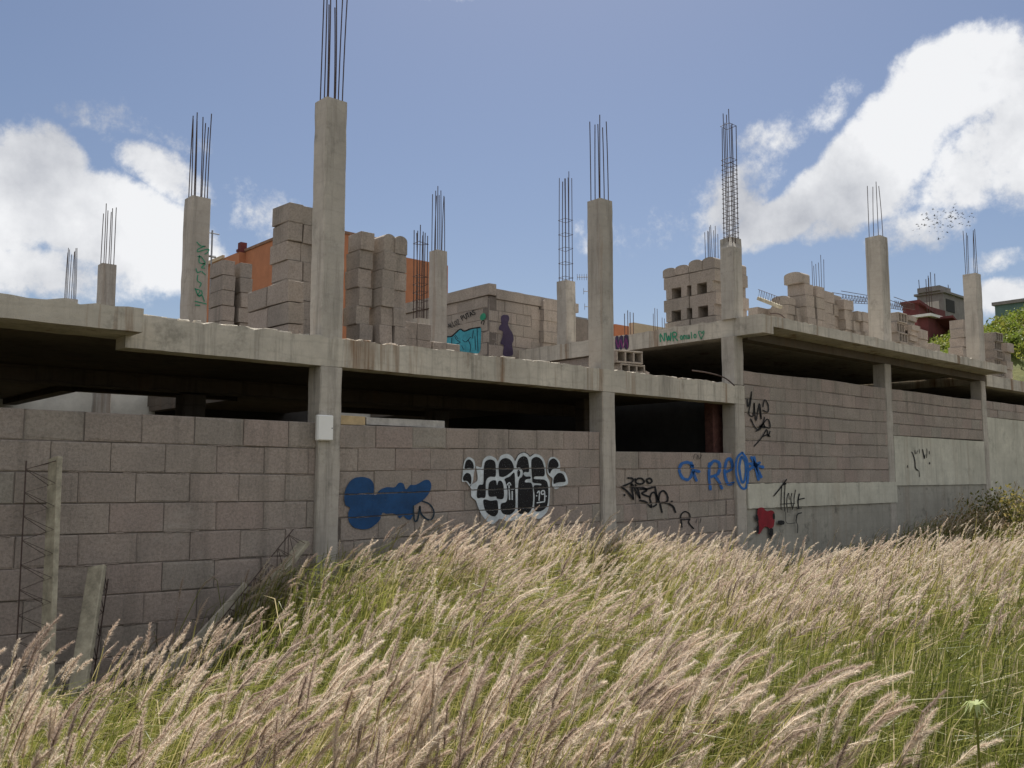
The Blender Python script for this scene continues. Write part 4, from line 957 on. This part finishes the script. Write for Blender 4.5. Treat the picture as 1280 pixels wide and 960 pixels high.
def blades(n, dmin, dmax, w, seed, hmin=.35, hmax=.85, spot=None, stiff=1.0):
    r = np.random.default_rng(seed); X,Y,d = scatter(n,dmin,dmax,seed)
    if spot:
        m_ = r.random(len(X)) < np.exp(-((X-spot[0])**2+(Y-spot[1])**2)/spot[2]**2); X,Y,d = X[m_],Y[m_],d[m_]
    den = vnoise(X,Y,1.3,3); keep = r.random(len(X)) < np.where((X<3.8)&(Y>7.0), .20, .85+.15*np.sign(den)); X,Y,d,den = X[keep],Y[keep],d[keep],den[keep]; n = len(X)
    b = np.stack([X,Y,gz(X,Y)-.03],1); ang = r.uniform(0,6.28,n); out = np.stack([np.cos(ang),np.sin(ang),0*ang],1)
    L = r.uniform(hmin,hmax,n)[:,None]*(1+.18*vnoise(X,Y,.8,9))[:,None]
    lean = (out*r.uniform(.1,.55,n)[:,None]+WIND*r.uniform(.1,.75,n)[:,None])*stiff
    p1 = b+np.array([0,0,1])*L*.5+lean*L*.14; p2 = b+np.array([0,0,1])*L*.86+lean*L*.45; p3 = b+np.array([0,0,1])*L*(1-.28*r.random(n))[:,None]+lean*L*.85
    side = unit(np.cross(lean+np.array([0,0,.3]), r.normal(size=(n,3))))*(w*r.uniform(.6,1.3,n)[:,None])
    t = np.clip(.34+.24*den*.5+r.normal(0,.16,n),0,.86); t = np.where(r.random(n)<.10,.96,t)
    for a_,b2,wa,wb in ((b,p1,.9,1.0),(p1,p2,1.0,.8),(p2,p3,.8,.1)):
        GV4.append(np.stack([a_-side*wa,a_+side*wa,b2+side*wb,b2-side*wb],1).reshape(-1,3)); GT4.append(t)
def plumes(n, dmin, dmax, B_, bw, seed, thr):
    r = np.random.default_rng(seed); X,Y,d = scatter(n,dmin,dmax,seed)
    den = vnoise(X,Y,.95,21)*.6+vnoise(X,Y,2.3,22)*.4
    # fewer heads in the green hollows, most along the ridge by the wall and on the left
    ridge = np.exp(-((Y-7.3)/1.5)**2)*(X>3.7)*1.35
    hollow = np.zeros_like(X)
    for (hx,hy,hr) in ((5.2,1.7,.95),(5.8,5.5,1.1),(2.9,3.5,.5),(8.6,4.7,.75),(4.1,2.6,.5),(7.0,3.2,.5),(3.3,1.3,.4)): hollow = np.maximum(hollow, np.exp(-((X-hx)**2+(Y-hy)**2)/(hr*hr)))
    right = sm(8,12,X)*.55; tus = sm(-.5,.7,vnoise(X,Y,4.2,62))
    pr = np.clip((.44+.40*den+.5*ridge+right)*(1-.85*hollow)*(.30+.70*tus)*.92,.03,1.0); pr = np.where((X<3.9)&(Y>6.9),.05,pr)
    keep = r.random(len(X)) < pr; X,Y,d,den = X[keep],Y[keep],d[keep],den[keep]; n = len(X)
    b = np.stack([X,Y,gz(X,Y)],1); up = np.array([0,0,1.0])
    ang = r.uniform(0,6.28,n); out = np.stack([np.cos(ang),np.sin(ang),0*ang],1)
    gust = .75+.35*vnoise(X,Y,.5,31)
    lean = WIND*(gust*r.uniform(.35,.85,n)+.18*vnoise(X,Y,3.0,71))[:,None]+out*r.uniform(0,.30,n)[:,None]
    H = (r.uniform(.42,.92,n)*(1+.16*np.clip(vnoise(X,Y,3.2,61),-1.4,1.4)))[:,None]
    q0 = b+up*H*.55+lean*H*.12; s0 = b+up*H*.92+lean*H*.42           # stem
    stiff = r.random(n) < .14; lean = np.where(stiff[:,None], lean*.3, lean)
    ax = unit(up*.75+lean*.95); L = r.uniform(.11,.25,n)[:,None]
    s1 = s0+ax*L*.5; s2 = s1+unit(ax+lean*.45-up*r.uniform(-.05,.5,n)[:,None])*L*.5
    sw = unit(np.cross(ax,r.normal(size=(n,3))))*.0022*np.clip(d/4,1,3)[:,None]
    for a_,b2 in ((b,q0),(q0,s0),(s0,s1)):
        SV4.append(np.stack([a_-sw,a_+sw,b2+sw*.8,b2-sw*.8],1).reshape(-1,3)); ST4.append(np.clip(r.normal(.72,.12,n),0,1))
    tone = np.clip(.44+.2*r.normal(size=n)+.12*den+.16*sm(6,12,d),0,.8); tone = np.where(r.random(n)<.12,.97,tone)
    for k_ in range(2):                                        # the dense middle of each head
        cw = unit(np.cross(ax, r.normal(size=(n,3))))
        c1 = cw*.0038; c2 = cw*.003
        for a_,b2,wa,wb in ((s0,s1,c1*.6,c1),(s1,s2,c1,c2*.15)):
            PV3.append(np.stack([a_-wa,a_+wa,b2+wb, a_-wa,b2+wb,b2-wb],1).reshape(-1,3)); PT3.append(np.repeat(np.clip(tone-.12,0,1),2))
    t = r.random((n,B_)); T3 = t[...,None]
    P = (1-T3)**2*s0[:,None]+2*T3*(1-T3)*s1[:,None]+T3**2*s2[:,None]
    D = unit(2*(1-T3)*(s1-s0)[:,None]+2*T3*(s2-s1)[:,None])
    rv = unit(np.cross(D, r.normal(size=(n,B_,3))))
    al = r.uniform(.40,1.10,(n,B_,1)); prof = (np.clip(.3+t*6,0,1)*(1-.5*t**3))[...,None]
    dr = unit(D*np.cos(al)+rv*np.sin(al)+WIND*.10)
    l = r.uniform(.020,.036,(n,B_,1))*prof
    sd_ = unit(np.cross(dr, r.normal(size=(n,B_,3))))*bw*.5*r.uniform(.7,1.3,(n,B_,1))
    V = np.stack([P-sd_, P+sd_, P+dr*l],2).reshape(-1,3)
    PV3.append(V); PT3.append(np.clip(tone[:,None]+r.normal(0,.07,(n,B_)),0,1).ravel())
blades(9000,1.2,3.5,.0020,41); blades(22000,3.5,6.5,.0026,42); blades(34000,6.5,11,.0038,43); blades(36000,11,19,.0062,44); blades(16000,19,30,.011,45)
blades(52000,3.0,8.0,.0026,46,.62,1.08,(5.3,1.7,1.15),.55); blades(30000,3.5,9.0,.003,47,.5,.9,(6.0,5.6,1.0),.6); blades(9000,2.4,5.0,.0022,48,.45,.8,(3.3,1.4,.6),.6)
plumes(1150,1.3,3.2,950,.0011,51,0); plumes(4200,3.2,5.5,480,.0016,52,0); plumes(11500,5.5,9,190,.0029,53,0); plumes(17000,9,14,85,.0046,54,0); plumes(18000,14,30,38,.0085,55,0)
tag(np_mesh('tall_grass', np.concatenate(GV4+SV4), 4, np.concatenate(GT4+ST4), M_BLADE), kind='stuff')
tag(np_mesh('grass_plumes', np.concatenate(PV3), 3, np.concatenate(PT3), M_PLUME), kind='stuff')
print('grass faces', sum(map(len,GT4))+sum(map(len,ST4)), 'plume faces', sum(map(len,PT3)))

# dry shrub at the right end of the wall and a spiky weed near the camera
def shrub(px, py, d, rad, name, label, ramp, seed, nl=2600, size=.035):
    p = at(px,py,d); z = float(gz(p.x,p.y)); E_ = empty(name,(p.x,p.y,z)); tag(E_,label,'shrub'); r = random.Random(seed)
    m = MB()
    for i in range(70):
        a = r.uniform(0,2*pi); e = r.uniform(.25,1.3); L = rad*r.uniform(.6,1.15); q = Vector((p.x,p.y,z)); pts = [q]
        dv = Vector((cos(a)*cos(e),sin(a)*cos(e),sin(e)))
        for k in range(4):
            dv = (dv+Vector((r.gauss(0,.25),r.gauss(0,.25),r.gauss(0,.2)))).normalized(); q = q+dv*L/4; pts.append(q)
        m.tube(pts, [.014,.010,.007,.005,.003], 4)
    m.build('branches', M_TWIG, E_)
    v,t = leaf_cloud(nl,(p.x,p.y,z+rad*.35),rad,size,seed,.95); np_mesh('foliage', v, 4, t, mat_leaf(name+' leaves '+str(seed), ramp, .4), E_)
shrub(1225,650,17.6,.85,'dry_shrub','brown dry twiggy shrub against the right end of the pale wall',[(.13,.085,.05),(.22,.15,.085),(.33,.25,.14),(.45,.38,.25)],3,2600,.026)
shrub(1268,640,18.0,1.0,'leafy_shrub','yellow green weedy shrub at the far right beside the dry one',[(.06,.07,.015),(.13,.13,.03),(.22,.18,.05),(.30,.24,.10)],4,3000,.04)
p = at(1220,882,3.1); Wd = empty('spiky_weed',(p.x,p.y,0)); tag(Wd,'pale spiky weed head standing in the green grass at lower right','weed')
m = MB(); m.tube([(p.x,p.y,-.05),(p.x+.01,p.y,.4),(p.x,p.y,p.z)], [.006,.005,.004], 6); m.build('stem', M_BLADE, Wd)
v = []; r = random.Random(2)
for i in range(16):
    a = 2*pi*i/16+r.uniform(-.2,.2); L = r.uniform(.035,.055); e = r.uniform(.1,.7); c0 = Vector((p.x,p.y,p.z)); dv = Vector((cos(a)*cos(e),sin(a)*cos(e),sin(e))); sd_ = dv.cross(Vector((0,0,1))).normalized()*.006
    m1 = c0+dv*L*.55; e1 = c0+dv*L+Vector((0,0,-.035)); v += [c0-sd_*.6,c0+sd_*.6,m1+sd_,m1-sd_, m1-sd_,m1+sd_,e1+sd_*.1,e1-sd_*.1]
np_mesh('leaves', np.array([tuple(q) for q in v]), 4, np.full(len(v)//4,.6), mat_leaf('pale weed leaf',[(.30,.36,.14),(.45,.50,.25)],.4), Wd)
for o in bpy.data.objects:
    if 'label' in o and not 4 <= len(o['label'].split()) <= 16: print('LABEL', len(o['label'].split()), o['label'])
